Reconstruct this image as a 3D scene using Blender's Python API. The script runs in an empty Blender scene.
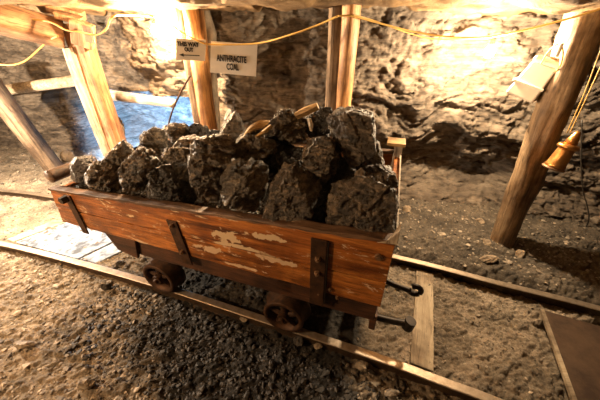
import bpy, bmesh, math, random
import numpy as np
from mathutils import Vector, Matrix
random.seed(7)
R0 = np.random.RandomState(5)
SC = bpy.context.scene
COL = SC.collection

# ------------------------------------------------------------------ camera, world, lamps, exposure
CAMH = 1.55
FPX = 267.0
PITCH = math.atan(160 / FPX)
cam = bpy.data.cameras.new('camera')
camo = bpy.data.objects.new('camera', cam)
COL.objects.link(camo)
camo.location = (0, 0, CAMH)
camo.rotation_euler = (math.pi / 2 - PITCH, 0, 0)
cam.sensor_width = 36
cam.lens = 36 * FPX / 600
cam.clip_start = 0.02
SC.camera = camo
SC.view_settings.view_transform = 'Standard'
SC.view_settings.look = 'None'
SC.view_settings.gamma = 1
SC.view_settings.use_curve_mapping = False
SC.view_settings.exposure = 1.0
w = bpy.data.worlds.new('world')
SC.world = w
w.use_nodes = True
w.node_tree.nodes['Background'].inputs[0].default_value = (1.0, 0.62, 0.34, 1)
w.node_tree.nodes['Background'].inputs[1].default_value = 0.012
try:
    SC.cycles.volume_bounces = 1
    SC.cycles.max_bounces = 8
    SC.cycles.sample_clamp_indirect = 6
except Exception:
    pass


def ray(x, y):
    a = (x - 300) / FPX
    b = (200 - y) / FPX
    c, s = math.cos(PITCH), math.sin(PITCH)
    return np.array([a, c + b * s, -s + b * c])


CAM = np.array([0, 0, CAMH])


def P(x, y, Y):
    r = ray(x, y)
    return Vector(CAM + r * (Y / r[1]))


def G(x, y, z=0.0):
    r = ray(x, y)
    return Vector(CAM + r * ((z - CAMH) / r[2]))


def PC(x, y, c, m=-0.34):
    r = ray(x, y)
    return Vector(CAM + r * (c / (r[1] - m * r[0])))


WARM = (1.0, 0.68, 0.38)
LAMP_LEFT = P(155, 29, 2.6)
LAMP_RIGHT = P(490, 50, 2.2)
LAMP_SIDE = Vector((-3.2, 2.1, 1.15))
LAMP_BLUE = Vector((-2.40, 3.16, 0.62))
LAMP_FRONT = Vector((-2.6, 0.15, 1.5))


def add_light(name, loc, power, col, rad):
    l = bpy.data.lights.new(name, 'POINT')
    l.energy = power
    l.color = col
    l.shadow_soft_size = rad
    o = bpy.data.objects.new(name, l)
    o.location = loc
    COL.objects.link(o)
    return o


add_light('bulb_light', LAMP_LEFT, 140, WARM, 0.03)
add_light('bulb_light', LAMP_RIGHT, 92, (1.0, .74, .46), 0.03)
add_light('side_lamp_light', LAMP_SIDE, 215, (1.0, 0.80, 0.58), 0.04)
_b = add_light('blue_lamp_light', LAMP_BLUE, 620, (0.16, 0.46, 1.0), 0.05)
_b.data.type = 'SPOT'
_b.data.spot_size = math.radians(118)
_b.data.spot_blend = 0.5
_b.rotation_euler = Vector((0.18, 1.0, -0.32)).to_track_quat('-Z', 'Y').to_euler()
_b = add_light('blue_lamp_light', LAMP_BLUE + Vector((.03, -.06, 0)), 40, (0.25, 0.55, 1.0), 0.05)
_b.data.type = 'SPOT'
_b.data.spot_size = math.radians(48)
_b.data.spot_blend = 0.6
_b.rotation_euler = (Vector((-2.05, 1.85, -.05)) - LAMP_BLUE).to_track_quat('-Z', 'Y').to_euler()
add_light('front_lamp_light', LAMP_FRONT, 105, (1.0, 0.64, 0.34), 0.06)


# ------------------------------------------------------------------ noise (numpy)
def _hash(ix, iy, iz, seed):
    h = (ix.astype(np.int64) * 374761393 + iy.astype(np.int64) * 668265263 + iz.astype(np.int64) * 2147483647 + seed * 974634777) & 0xffffffff
    h = ((h ^ (h >> 13)) * 1274126177) & 0xffffffff
    h = ((h ^ (h >> 16)) * 2246822519) & 0xffffffff
    h = h ^ (h >> 15)
    return (h & 0xffffff) / float(0xffffff)


def vnoise(p, seed=0):
    i = np.floor(p).astype(np.int64)
    f = p - i
    f = f * f * f * (f * (f * 6 - 15) + 10)
    r = 0
    for dx in (0, 1):
        wx = f[:, 0] if dx else 1 - f[:, 0]
        for dy in (0, 1):
            wy = f[:, 1] if dy else 1 - f[:, 1]
            for dz in (0, 1):
                wz = f[:, 2] if dz else 1 - f[:, 2]
                r = r + wx * wy * wz * _hash(i[:, 0] + dx, i[:, 1] + dy, i[:, 2] + dz, seed)
    return r * 2 - 1


def fbm(p, oct=4, seed=0, gain=0.5):
    a, r, t = 1.0, 0, 0
    q = p.copy()
    for k in range(oct):
        r = r + a * vnoise(q + 17.3 * k, seed + k)
        t += a
        a *= gain
        q = q * 2.03
    return r / t


def ridged(p, oct=4, seed=0):
    a, r, t = 1.0, 0, 0
    q = p.copy()
    for k in range(oct):
        r = r + a * (1 - np.abs(vnoise(q + 9.1 * k, seed + k)) * 2)
        t += a
        a *= 0.5
        q = q * 2.03
    return r / t


def worley(p2, seed=0):
    """2D distance to nearest jittered point and its random id."""
    i = np.floor(p2).astype(np.int64)
    z = np.zeros(len(p2), dtype=np.int64)
    best = np.full(len(p2), 9.0)
    second = np.full(len(p2), 9.0)
    bid = np.zeros(len(p2))
    for dx in (-1, 0, 1):
        for dy in (-1, 0, 1):
            cx, cy = i[:, 0] + dx, i[:, 1] + dy
            px = cx + _hash(cx, cy, z, seed)
            py = cy + _hash(cx, cy, z + 1, seed)
            d = np.hypot(p2[:, 0] - px, p2[:, 1] - py)
            idv = _hash(cx, cy, z + 2, seed)
            m = d < best
            second = np.where(m, best, np.minimum(second, d))
            bid = np.where(m, idv, bid)
            best = np.where(m, d, best)
    return best, second, bid


def flakes(p2, seed, tilt=1.0):
    """height of flat tilted flakes packed side by side, cell size 1"""
    i = np.floor(p2).astype(np.int64)
    z = np.zeros(len(p2), dtype=np.int64)
    top = np.full(len(p2), -9.0)
    for dx in (-1, 0, 1):
        for dy in (-1, 0, 1):
            cx, cy = i[:, 0] + dx, i[:, 1] + dy
            h = [_hash(cx, cy, z + k, seed) for k in range(6)]
            vx, vy = p2[:, 0] - cx - h[0], p2[:, 1] - cy - h[1]
            rr = 0.35 + 0.5 * h[5] ** 2
            an = h[2] * 3.14
            ex, ey = vx * np.cos(an) + vy * np.sin(an), (vy * np.cos(an) - vx * np.sin(an)) * 1.6
            d = (np.abs(ex) ** 3 + np.abs(ey) ** 3) ** (1 / 3)
            hh = h[3] * .5 + .35 + (vx * (h[4] - .5) + vy * (h[2] - .5)) * tilt
            hh = np.where(d < rr, hh * np.clip((rr - d) * 9, 0, 1), -9)
            top = np.maximum(top, hh)
    return np.maximum(top, 0)


# ------------------------------------------------------------------ materials
class NT:
    def __init__(self, name):
        self.m = bpy.data.materials.new(name)
        self.m.use_nodes = True
        self.t = self.m.node_tree
        self.b = self.t.nodes['Principled BSDF']

    def n(self, typ, **kw):
        nd = self.t.nodes.new(typ)
        for k, v in kw.items():
            if k in nd.inputs:
                nd.inputs[k].default_value = v
            else:
                setattr(nd, k, v)
        return nd

    def l(self, a, b):
        self.t.links.new(a, b)

    def coord(self, kind='Object', scale=(1, 1, 1), rot=(0, 0, 0)):
        tc = self.n('ShaderNodeTexCoord')
        mp = self.n('ShaderNodeMapping')
        mp.inputs['Scale'].default_value = scale
        mp.inputs['Rotation'].default_value = rot
        self.l(tc.outputs[kind], mp.inputs[0])
        return mp.outputs[0]

    def noise(self, vec, scale, detail=6, rough=0.6, dist=0.0):
        nd = self.n('ShaderNodeTexNoise')
        nd.inputs['Scale'].default_value = scale
        nd.inputs['Detail'].default_value = detail
        nd.inputs['Roughness'].default_value = rough
        nd.inputs['Distortion'].default_value = dist
        self.l(vec, nd.inputs['Vector'])
        return nd.outputs['Fac']

    def ramp(self, fac, stops):
        r = self.n('ShaderNodeValToRGB')
        e = r.color_ramp.elements
        while len(e) < len(stops):
            e.new(0.5)
        for k, (p, c) in enumerate(stops):
            e[k].position = p
            e[k].color = (*c, 1) if len(c) == 3 else c
        self.l(fac, r.inputs[0])
        return r.outputs[0]

    def mix(self, fac, a, b, mode='MIX'):
        m = self.n('ShaderNodeMix', data_type='RGBA', blend_type=mode)
        if isinstance(fac, float):
            m.inputs[0].default_value = fac
        else:
            self.l(fac, m.inputs[0])
        for s, v in ((m.inputs[6], a), (m.inputs[7], b)):
            if isinstance(v, tuple):
                s.default_value = (*v, 1)
            else:
                self.l(v, s)
        return m.outputs[2]

    def sub(self, a):
        m = self.n('ShaderNodeMath', operation='MULTIPLY')
        self.l(a, m.inputs[0])
        m.inputs[1].default_value = 0.25
        return m.outputs[0]

    def bump(self, h, strength=0.5, dist=0.01):
        b = self.n('ShaderNodeBump')
        b.inputs['Strength'].default_value = strength
        b.inputs['Distance'].default_value = dist
        self.l(h, b.inputs['Height'])
        self.l(b.outputs[0], self.b.inputs['Normal'])

    def color(self, c):
        if isinstance(c, tuple):
            self.b.inputs['Base Color'].default_value = (*c, 1)
        else:
            self.l(c, self.b.inputs['Base Color'])

    def rough(self, v):
        if isinstance(v, float):
            self.b.inputs['Roughness'].default_value = v
        else:
            self.l(v, self.b.inputs['Roughness'])


def mat_rock():
    t = NT('rock_strata')
    v = t.coord('Object')
    vs = t.coord('Object', (1.0, 1.0, 5.0))
    c1 = t.ramp(t.noise(vs, 2.2, 8, 0.65, 0.3), [(0.3, (0.05, 0.038, 0.028)), (0.5, (0.145, 0.113, 0.083)), (0.62, (0.23, 0.185, 0.138)), (0.78, (0.36, 0.30, 0.23))])
    dark = t.ramp(t.noise(vs, 9, 6, 0.7), [(0.36, (0.35, 0.33, 0.3)), (0.52, (1, 1, 1))])
    c = t.mix(0.85, c1, dark, 'MULTIPLY')
    t.color(c)
    t.rough(0.85)
    h = t.mix(0.5, t.noise(vs, 14, 10, 0.7, 0.2), t.noise(v, 40, 8, 0.7))
    t.bump(h, 0.9, 0.03)
    return t.m


def mat_rock_ceiling():
    t = NT('rock_ceiling')
    v = t.coord('Object')
    c1 = t.ramp(t.noise(v, 2.5, 8, 0.65, 0.3), [(0.3, (0.08, 0.045, 0.02)), (0.55, (0.24, 0.145, 0.06)), (0.75, (0.38, 0.25, 0.12))])
    t.color(c1)
    t.rough(0.85)
    t.bump(t.noise(v, 16, 10, 0.7, 0.2), 0.8, 0.03)
    return t.m


def mat_ground():
    t = NT('ground_gravel')
    v = t.coord('Object')
    c1 = t.ramp(t.noise(v, 5.0, 10, 0.7), [(0.3, (0.06, 0.048, 0.035)), (0.5, (0.235, 0.19, 0.135)), (0.62, (0.38, 0.31, 0.23)), (0.8, (0.46, 0.40, 0.31))])
    fine = t.ramp(t.noise(v, 70, 6, 0.75), [(0.35, (0.3, 0.28, 0.26)), (0.6, (1, 1, 1))])
    c = t.mix(0.8, c1, fine, 'MULTIPLY')
    # coal-dark ground colour that paints in the cart's shadow and the shade beneath
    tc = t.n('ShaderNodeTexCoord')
    at = t.n('ShaderNodeAttribute', attribute_name='coal')  # holds the painted cart shade and the darker bank
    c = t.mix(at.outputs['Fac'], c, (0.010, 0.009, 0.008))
    t.color(c)
    t.rough(0.85)
    t.bump(t.noise(v, 120, 8, 0.75), 0.7, 0.012)
    return t.m


def mat_stone(name, lo, hi, rough=0.75, scale=9):
    t = NT(name)
    v = t.coord('Object')
    oi = t.n('ShaderNodeNewGeometry')
    c = t.ramp(t.noise(v, scale, 6, 0.7), [(0.35, lo), (0.65, hi)])
    isl = t.ramp(oi.outputs['Random Per Island'], [(0.0, (0.45,) * 3), (1.0, (1.35,) * 3)])
    t.color(t.mix(1.0, c, isl, 'MULTIPLY'))
    t.rough(rough)
    t.bump(t.noise(v, 60, 6, 0.7), 0.5, 0.006)
    return t.m


def mat_coal(name, lo, hi, dust, dustc=(0.20, 0.155, 0.105)):
    t = NT(name)
    v = t.coord('Object')
    vd = t.coord('Object', (1, 1, 2.6), (0.5, 0.3, 0.2))
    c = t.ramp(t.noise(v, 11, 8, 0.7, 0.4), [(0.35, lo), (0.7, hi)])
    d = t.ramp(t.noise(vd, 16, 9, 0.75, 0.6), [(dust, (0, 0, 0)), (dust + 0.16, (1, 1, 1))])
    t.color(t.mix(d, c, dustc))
    t.rough(t.ramp(t.noise(v, 45, 5, 0.6), [(0.35, (0.20,) * 3), (0.65, (0.5,) * 3)]))
    t.b.inputs['Specular IOR Level'].default_value = 0.75
    h = t.mix(0.5, t.noise(vd, 30, 10, 0.75, 0.8), t.noise(v, 90, 6, 0.7))
    t.bump(h, 1.0, 0.02)
    return t.m


def mat_wood(name, lo, mid, hi, axis='x', rough=0.6, paint=None, scale=1.0, cracks=0.45, spec=0.5, patches=()):
    t = NT(name)
    st = {'x': (1.2, 14, 14), 'y': (14, 1.2, 14), 'z': (14, 14, 1.2)}[axis]
    st = tuple(s * scale for s in st)
    v = t.coord('Object', st)
    vo = t.coord('Object')
    c = t.ramp(t.noise(v, 1.6, 9, 0.65, 0.6), [(0.3, lo), (0.5, mid), (0.72, hi)])
    gr = t.ramp(t.noise(v, 5.0, 6, 0.7, 0.3), [(cracks - 0.1, (0.25,) * 3), (cracks + 0.06, (1,) * 3)])
    c = t.mix(0.8, c, gr, 'MULTIPLY')
    blot = t.ramp(t.noise(vo, 3.2, 6, 0.6), [(0.38, (0.22, 0.17, 0.14)), (0.56, (1, 1, 1))])
    c = t.mix(0.75, c, blot, 'MULTIPLY')
    if paint:
        thr, pc = paint
        vp = t.coord('Object', (3.0, 6, 10))
        pf = t.ramp(t.noise(vp, 2.0, 10, 0.72, 0.5), [(thr, (0, 0, 0)), (thr + 0.025, (1, 1, 1))])
        c = t.mix(pf, c, pc)
        geo = t.coord('Object')
        wob = t.n('ShaderNodeTexNoise')
        wob.inputs['Scale'].default_value = 26
        wob.inputs['Detail'].default_value = 8
        t.l(geo, wob.inputs['Vector'])
        for (sx, sz, rx, rz) in patches:
            mp = t.n('ShaderNodeMapping')
            mp.inputs['Location'].default_value = (-sx / rx, 0, -sz / rz)
            mp.inputs['Scale'].default_value = (1 / rx, 0, 1 / rz)
            t.l(geo, mp.inputs[0])
            ln_ = t.n('ShaderNodeVectorMath', operation='LENGTH')
            t.l(mp.outputs[0], ln_.inputs[0])
            ad = t.n('ShaderNodeMath', operation='MULTIPLY_ADD')
            t.l(wob.outputs['Fac'], ad.inputs[0])
            ad.inputs[1].default_value = 3.2
            t.l(ln_.outputs['Value'], ad.inputs[2])
            pf = t.ramp(t.sub(ad.outputs[0]), [(0.60, (1, 1, 1)), (0.63, (0, 0, 0))])
            c = t.mix(pf, c, pc)
    t.color(c)
    t.rough(rough)
    t.b.inputs['Specular IOR Level'].default_value = spec
    t.bump(t.noise(v, 4.0, 8, 0.7, 0.3), 0.6, 0.008)
    return t.m


def mat_metal(name, lo, hi, rough=0.55, metallic=0.7, scale=20):
    t = NT(name)
    v = t.coord('Object')
    t.color(t.ramp(t.noise(v, scale, 8, 0.7), [(0.35, lo), (0.68, hi)]))
    t.b.inputs['Metallic'].default_value = metallic
    t.rough(rough)
    t.bump(t.noise(v, scale * 4, 6, 0.7), 0.4, 0.003)
    return t.m


def mat_plain(name, c, rough=0.6, var=0.12, scale=12, metallic=0.0):
    t = NT(name)
    v = t.coord('Object')
    lo = tuple(x * (1 - var) for x in c)
    hi = tuple(min(1, x * (1 + var)) for x in c)
    t.color(t.ramp(t.noise(v, scale, 5, 0.6), [(0.35, lo), (0.65, hi)]))
    t.b.inputs['Metallic'].default_value = metallic
    t.rough(rough)
    return t.m


def mat_emit(name, c, s):
    t = NT(name)
    t.color(c)
    t.b.inputs['Emission Color'].default_value = (*c, 1)
    t.b.inputs['Emission Strength'].default_value = s
    return t.m


M = dict(
    rock=mat_rock(), ceil=mat_rock_ceiling(), ground=mat_ground(),
    gravel=mat_stone('gravel_stone', (0.09, 0.075, 0.058), (0.40, 0.335, 0.255)),
    darkgravel=mat_stone('coal_and_shade_gravel', (0.010, 0.009, 0.008), (0.05, 0.042, 0.034), 0.6),  # coal crumbs, and gravel darkened inside the painted cart shadow
    boulder=mat_stone('boulder_stone', (0.13, 0.10, 0.07), (0.32, 0.25, 0.17)),
    coal=mat_coal('coal_dusty', (0.014, 0.011, 0.008), (0.095, 0.07, 0.046), 0.49, (0.32, 0.245, 0.165)),
    coalgap=mat_coal('coal_painted_shade', (0.006, 0.006, 0.006), (0.018, 0.016, 0.014), 0.72, (0.05, 0.04, 0.03)),  # coal darkened to paint the black shade in the gaps between lumps
    coaldark=mat_coal('coal_black', (0.010, 0.010, 0.010), (0.045, 0.038, 0.03), 0.64, (0.12, 0.095, 0.07)),
    coalpale=mat_coal('coal_weathered', (0.035, 0.03, 0.022), (0.12, 0.095, 0.068), 0.5, (0.36, 0.29, 0.20)),
    coalgrey=mat_coal('coal_grey', (0.07, 0.068, 0.07), (0.13, 0.125, 0.125), 0.66, (0.22, 0.2, 0.18)),
    plank=mat_wood('cart_plank', (0.08, 0.022, 0.006), (0.38, 0.12, 0.024), (0.70, 0.28, 0.06), 'x', 0.36, (0.575, (0.66, 0.5, 0.32)), patches=((.235, .685, .075, .045), (.47, .74, .10, .02), (.36, .63, .09, .018))),
    planklow=mat_wood('cart_plank_low', (0.12, 0.035, 0.009), (0.48, 0.165, 0.032), (0.74, 0.32, 0.075), 'x', 0.36, (0.585, (0.64, 0.46, 0.3)), 1.3, patches=((.5, .60, .12, .02), (.12, .56, .10, .025), (.33, .49, .12, .012))),
    darkwood=mat_wood('dark_timber', (0.03, 0.012, 0.006), (0.09, 0.035, 0.014), (0.15, 0.06, 0.024), 'x', 0.6),
    capwood=mat_wood('worn_edge', (0.05, 0.026, 0.014), (0.14, 0.075, 0.04), (0.28, 0.17, 0.1), 'x', 0.6, (0.60, (0.5, 0.38, 0.24))),
    palewood=mat_wood('pale_timber', (0.30, 0.22, 0.15), (0.5, 0.4, 0.28), (0.66, 0.55, 0.4), 'z', 0.7),
    palewoodx=mat_wood('pale_timber_lengthwise', (0.30, 0.22, 0.14), (0.5, 0.4, 0.27), (0.64, 0.52, 0.37), 'x', 0.7),
    whitewood=mat_wood('bleached_timber', (0.5, 0.44, 0.38), (0.7, 0.65, 0.58), (0.85, 0.82, 0.76), 'z', 0.7),
    postwood=mat_wood('post_timber', (0.16, 0.06, 0.02), (0.50, 0.25, 0.09), (0.75, 0.46, 0.2), 'z', 0.5),
    greywood=mat_wood('grey_timber', (0.08, 0.055, 0.035), (0.22, 0.15, 0.095), (0.36, 0.26, 0.165), 'z', 0.75),
    logwood=mat_wood('stripped_log', (0.16, 0.10, 0.055), (0.34, 0.23, 0.13), (0.5, 0.37, 0.23), 'z', 0.6),
    beamwood=mat_wood('beam_timber', (0.2, 0.09, 0.035), (0.42, 0.22, 0.1), (0.62, 0.4, 0.22), 'z', 0.65),
    chipwood=mat_wood('fresh_splinter', (0.35, 0.2, 0.07), (0.55, 0.34, 0.13), (0.72, 0.5, 0.24), 'x', 0.6),
    rust=mat_metal('rusty_iron', (0.022, 0.012, 0.008), (0.10, 0.045, 0.02), 0.6, 0.45),
    iron=mat_metal('dark_iron', (0.012, 0.010, 0.009), (0.045, 0.032, 0.022), 0.5, 0.5),
    railm=mat_metal('rail_side', (0.035, 0.02, 0.012), (0.11, 0.07, 0.04), 0.6, 0.5),
    railtop=mat_metal('worn_rail_top', (0.34, 0.27, 0.2), (0.55, 0.46, 0.36), 0.38, 0.75),
    bolt=mat_metal('bolt_head', (0.14, 0.08, 0.045), (0.34, 0.21, 0.12), 0.45, 0.6),
    sign=mat_plain('sign_board', (0.46, 0.43, 0.385), 0.85, 0.06),
    ink=mat_plain('sign_paint', (0.012, 0.011, 0.010), 0.95),
    cable=mat_plain('yellow_cable', (0.55, 0.34, 0.09), 0.5),
    wire=mat_plain('black_wire', (0.03, 0.025, 0.02), 0.5),
    boxm=mat_plain('white_plastic', (0.72, 0.66, 0.56), 0.45, 0.06),
    concrete=mat_plain('blue_lit_concrete', (0.20, 0.25, 0.32), 0.75, 0.7, 14),  # blue lamplight on the slab is partly put into this colour
    sleeper=mat_wood('sleeper_timber', (0.28, 0.22, 0.15), (0.44, 0.36, 0.25), (0.56, 0.47, 0.34), 'x', 0.8, None, 1.6, 0.4),
    steel=mat_metal('brown_plate', (0.05, 0.03, 0.02), (0.12, 0.075, 0.045), 0.6, 0.3, 8),
    copper=mat_metal('copper', (0.5, 0.22, 0.06), (0.8, 0.42, 0.14), 0.32, 0.85, 30),
    bulb=mat_emit('lit_bulb', (1.0, 0.86, 0.62), 60),
    blueglass=mat_emit('blue_lamp_glass', (0.3, 0.55, 1.0), 8),
)


# ------------------------------------------------------------------ mesh helpers
def link(name, me, mat=None, parent=None, smooth=False):
    o = bpy.data.objects.new(name, me)
    COL.objects.link(o)
    if mat:
        me.materials.append(M[mat] if isinstance(mat, str) else mat)
    if smooth:
        me.polygons.foreach_set('use_smooth', [True] * len(me.polygons))
    if parent:
        o.parent = parent
    return o


def tag(o, label=None, cat=None, group=None, kind=None):
    if label:
        o['label'] = label
    if cat:
        o['category'] = cat
    if group:
        o['group'] = group
    if kind:
        o['kind'] = kind
    return o


def empty(name, loc=(0, 0, 0), rz=0.0):
    o = bpy.data.objects.new(name, None)
    o.location = loc
    o.rotation_euler = (0, 0, rz)
    o.empty_display_size = 0.1
    COL.objects.link(o)
    return o


def bm_obj(name, bm, mat, parent=None, smooth=False, bevel=0.0):
    me = bpy.data.meshes.new(name)
    bm.to_mesh(me)
    bm.free()
    o = link(name, me, mat, parent, smooth)
    if bevel:
        b = o.modifiers.new('bevel', 'BEVEL')
        b.width = bevel
        b.segments = 2
        b.limit_method = 'ANGLE'
    return o


def box_pts(bm, pts):
    """8 points: bottom loop of four, top loop of four."""
    v = [bm.verts.new(p) for p in pts]
    for f in ((3, 2, 1, 0), (4, 5, 6, 7), (0, 1, 5, 4), (1, 2, 6, 5), (2, 3, 7, 6), (3, 0, 4, 7)):
        bm.faces.new([v[i] for i in f])


def box(bm, x0, x1, y0, y1, z0, z1):
    box_pts(bm, [(x0, y0, z0), (x1, y0, z0), (x1, y1, z0), (x0, y1, z0), (x0, y0, z1), (x1, y0, z1), (x1, y1, z1), (x0, y1, z1)])


def cyl(bm, a, b, r0, r1=None, n=20):
    a, b = Vector(a), Vector(b)
    r1 = r0 if r1 is None else r1
    d = (b - a)
    q = d.to_track_quat('Z', 'Y').to_matrix()
    lo, hi = [], []
    for k in range(n):
        t = 2 * math.pi * k / n
        e = q @ Vector((math.cos(t), math.sin(t), 0))
        lo.append(bm.verts.new(a + e * r0))
        hi.append(bm.verts.new(b + e * r1))
    for k in range(n):
        bm.faces.new((lo[k], lo[(k + 1) % n], hi[(k + 1) % n], hi[k]))
    bm.faces.new(lo[::-1])
    bm.faces.new(hi)


def catmull(pts, n=8):
    pts = [Vector(p) for p in pts]
    q = [pts[0] * 2 - pts[1]] + pts + [pts[-1] * 2 - pts[-2]]
    out = []
    for i in range(1, len(q) - 2):
        for k in range(n):
            t = k / n
            a, b, c, d = q[i - 1], q[i], q[i + 1], q[i + 2]
            out.append(0.5 * ((2 * b) + (c - a) * t + (2 * a - 5 * b + 4 * c - d) * t * t + (3 * b - a - 3 * c + d) * t ** 3))
    out.append(pts[-1])
    return out


def tube(bm, pts, r, n=8, cap=True):
    rings = []
    for i, p in enumerate(pts):
        d = (pts[min(i + 1, len(pts) - 1)] - pts[max(i - 1, 0)]).normalized()
        ref = Vector((0, 0, 1)) if abs(d.z) < 0.9 else Vector((1, 0, 0))
        s = d.cross(ref).normalized()
        t = s.cross(d)
        rr = r[i] if isinstance(r, (list, tuple)) else r
        rings.append([bm.verts.new(p + (s * math.cos(2 * math.pi * k / n) + t * math.sin(2 * math.pi * k / n)) * rr) for k in range(n)])
    for a, b in zip(rings, rings[1:]):
        for k in range(n):
            bm.faces.new((a[k], a[(k + 1) % n], b[(k + 1) % n], b[k]))
    if cap:
        bm.faces.new(rings[0][::-1])
        bm.faces.new(rings[-1])


def grid_mesh(name, V, nu, nv, mat, flip=False):
    """V: (nu*nv,3) row-major in u."""
    me = bpy.data.meshes.new(name)
    idx = np.arange(nu * nv).reshape(nu, nv)
    a, b, c, d = idx[:-1, :-1], idx[1:, :-1], idx[1:, 1:], idx[:-1, 1:]
    q = np.stack([a, b, c, d] if not flip else [d, c, b, a], -1).reshape(-1, 4)
    me.vertices.add(nu * nv)
    me.vertices.foreach_set('co', V.astype(np.float32).ravel())
    me.loops.add(q.size)
    me.loops.foreach_set('vertex_index', q.astype(np.int32).ravel())
    me.polygons.add(len(q))
    me.polygons.foreach_set('loop_start', np.arange(0, q.size, 4, dtype=np.int32))
    me.polygons.foreach_set('use_smooth', np.ones(len(q), dtype=bool))
    me.update(calc_edges=True)
    me.validate()
    return link(name, me, mat)


def rough_log(name, a, b, r0, r1, mat, parent=None, seed=0, n=36, rings=70, amp=0.12, square=0.0, rot=0.0):
    """A timber from a to b along local z, with lumps and grooves; square>0 makes a hewn rectangular section."""
    a, b = Vector(a), Vector(b)
    L = (b - a).length
    V = []
    th = np.linspace(0, 2 * np.pi, n, endpoint=False)
    zz = np.linspace(0, 1, rings)
    T, Z = np.meshgrid(th, zz)
    T, Z = T.ravel(), Z.ravel()
    r = r0 + (r1 - r0) * Z
    if square:
        cs = np.maximum(np.abs(np.cos(T - rot)), np.abs(np.sin(T - rot)))
        r = r * ((1 - square) + square / cs * 0.9)
    p = np.stack([np.cos(T) * 1.2, np.sin(T) * 1.2, Z * L * 3.0], 1)
    g = np.stack([np.cos(T) * 5, np.sin(T) * 5, Z * L * 2.0], 1)
    r = r * (1 + amp * fbm(p, 3, seed) + amp * 0.45 * ridged(g, 3, seed + 5) - amp * 0.2)
    bend = 0.03 * L
    ox = bend * np.sin(Z * 3 + seed) * 0.4
    x, y = r * np.cos(T) + ox, r * np.sin(T)
    co = np.stack([x, y, Z * L], 1)
    me = bpy.data.meshes.new(name)
    faces = []
    for j in range(rings - 1):
        for i in range(n):
            i2 = (i + 1) % n
            faces.append((j * n + i, j * n + i2, (j + 1) * n + i2, (j + 1) * n + i))
    faces.append(tuple(range(n - 1, -1, -1)))
    faces.append(tuple((rings - 1) * n + i for i in range(n)))
    me.from_pydata([tuple(c) for c in co], [], faces)
    o = link(name, me, mat, parent, smooth=(square == 0))
    o.location = a
    o.rotation_mode = 'QUATERNION'
    o.rotation_quaternion = (b - a).to_track_quat('Z', 'Y')
    return o


# ------------------------------------------------------------------ plan of walls
WALL = [(-8.0, 5.6), (-6.2, 4.7), (-5.0, 4.35), (-4.2, 4.2), (-3.3, 4.1), (-2.6, 3.75), (-1.9, 3.32), (-1.35, 3.05), (-0.98, 2.95), (-0.5, 2.82),
        (0.0, 2.80), (0.14, 2.68), (0.55, 2.62), (1.0, 2.64), (1.5, 2.6), (2.1, 2.4), (2.8, 2.1), (3.6, 1.7), (5.0, 1.0), (6.5, 0.2)]


def build_wall():
    pts = catmull([(x, y, 0) for x, y in WALL], 10)
    A = np.array([[p.x, p.y] for p in pts])
    seg = np.r_[0, np.cumsum(np.hypot(*np.diff(A, axis=0).T))]
    nu = int(seg[-1] / 0.013)
    s = np.linspace(0, seg[-1], nu)
    X = np.interp(s, seg, A[:, 0])
    Y = np.interp(s, seg, A[:, 1])
    dx, dy = np.gradient(X), np.gradient(Y)
    nn = np.hypot(dx, dy)
    NX, NY = dy / nn, -dx / nn      # towards the camera
    for _ in range(3):
        k = np.ones(15) / 15
        NX = np.convolve(np.pad(NX, 7, 'edge'), k, 'valid')
        NY = np.convolve(np.pad(NY, 7, 'edge'), k, 'valid')
    nv = 175
    zs = np.linspace(-0.25, 2.05, nv)
    SS, ZZ = np.meshgrid(s, zs, indexing='ij')
    XX, YY = np.repeat(X, nv), np.repeat(Y, nv)
    nx, ny = np.repeat(NX, nv), np.repeat(NY, nv)
    ss, zz = SS.ravel(), ZZ.ravel()
    p = np.stack([XX, YY, zz], 1)
    big = fbm(p * 1.3, 3, 3) * 0.16
    warp = fbm(p * 2.0, 3, 11) * 0.22
    lay = np.stack([ss * 1.6, 0 * ss, (zz + warp) * 9.0], 1)
    st = vnoise(lay, 21)
    st = np.sign(st) * np.abs(st) ** 0.6 * 0.05
    lay2 = np.stack([ss * 4, 0 * ss, (zz + warp) * 30.0], 1)
    st2 = ridged(lay2, 4, 31) * 0.034
    chip = fbm(p * 14, 4, 41) * 0.022
    d1, d2, cid = worley(np.stack([ss * 3.2 + warp * 2, (zz + warp) * 6.5], 1), 7)
    block = (cid - 0.5) * 0.06 - 0.012 * (d2 - d1 < 0.05)
    foot = 0.10 * np.clip(1 - (zz + 0.05) / 0.35, 0, 1) ** 1.5
    over = 0.10 * np.clip((zz - 1.3) / 0.6, 0, 1) - (0.08 + 0.22 * np.clip((XX - .5) / .3, 0, 1) * np.clip((2.3 - XX) / .3, 0, 1)) * np.exp(-((zz - 0.33) / 0.26) ** 2)
    fine = fbm(p * np.array([38, 38, 60]), 3, 43) * 0.012
    e1, e2, eid = worley(np.stack([ss * 11 + warp * 4, (zz + warp) * 24], 1), 9)
    block = block + (eid - .5) * .035 
    niche = -0.85 * np.clip((1.03 - zz + warp * .12) / .05, 0, 1) * np.clip((XX + 3.45 + warp * .8) / .12, 0, 1) * np.clip((-1.15 - XX) / .15, 0, 1)
    d = niche + big + st * .7 + st2 + chip + fine + block + foot + over
    XX = XX + nx * d
    YY = YY + ny * d
    ZZf = zz + 0.4 * st2
    o = grid_mesh('wall_back', np.stack([XX, YY, ZZf], 1), nu, nv, 'rock')
    o['kind'] = 'structure'


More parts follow.
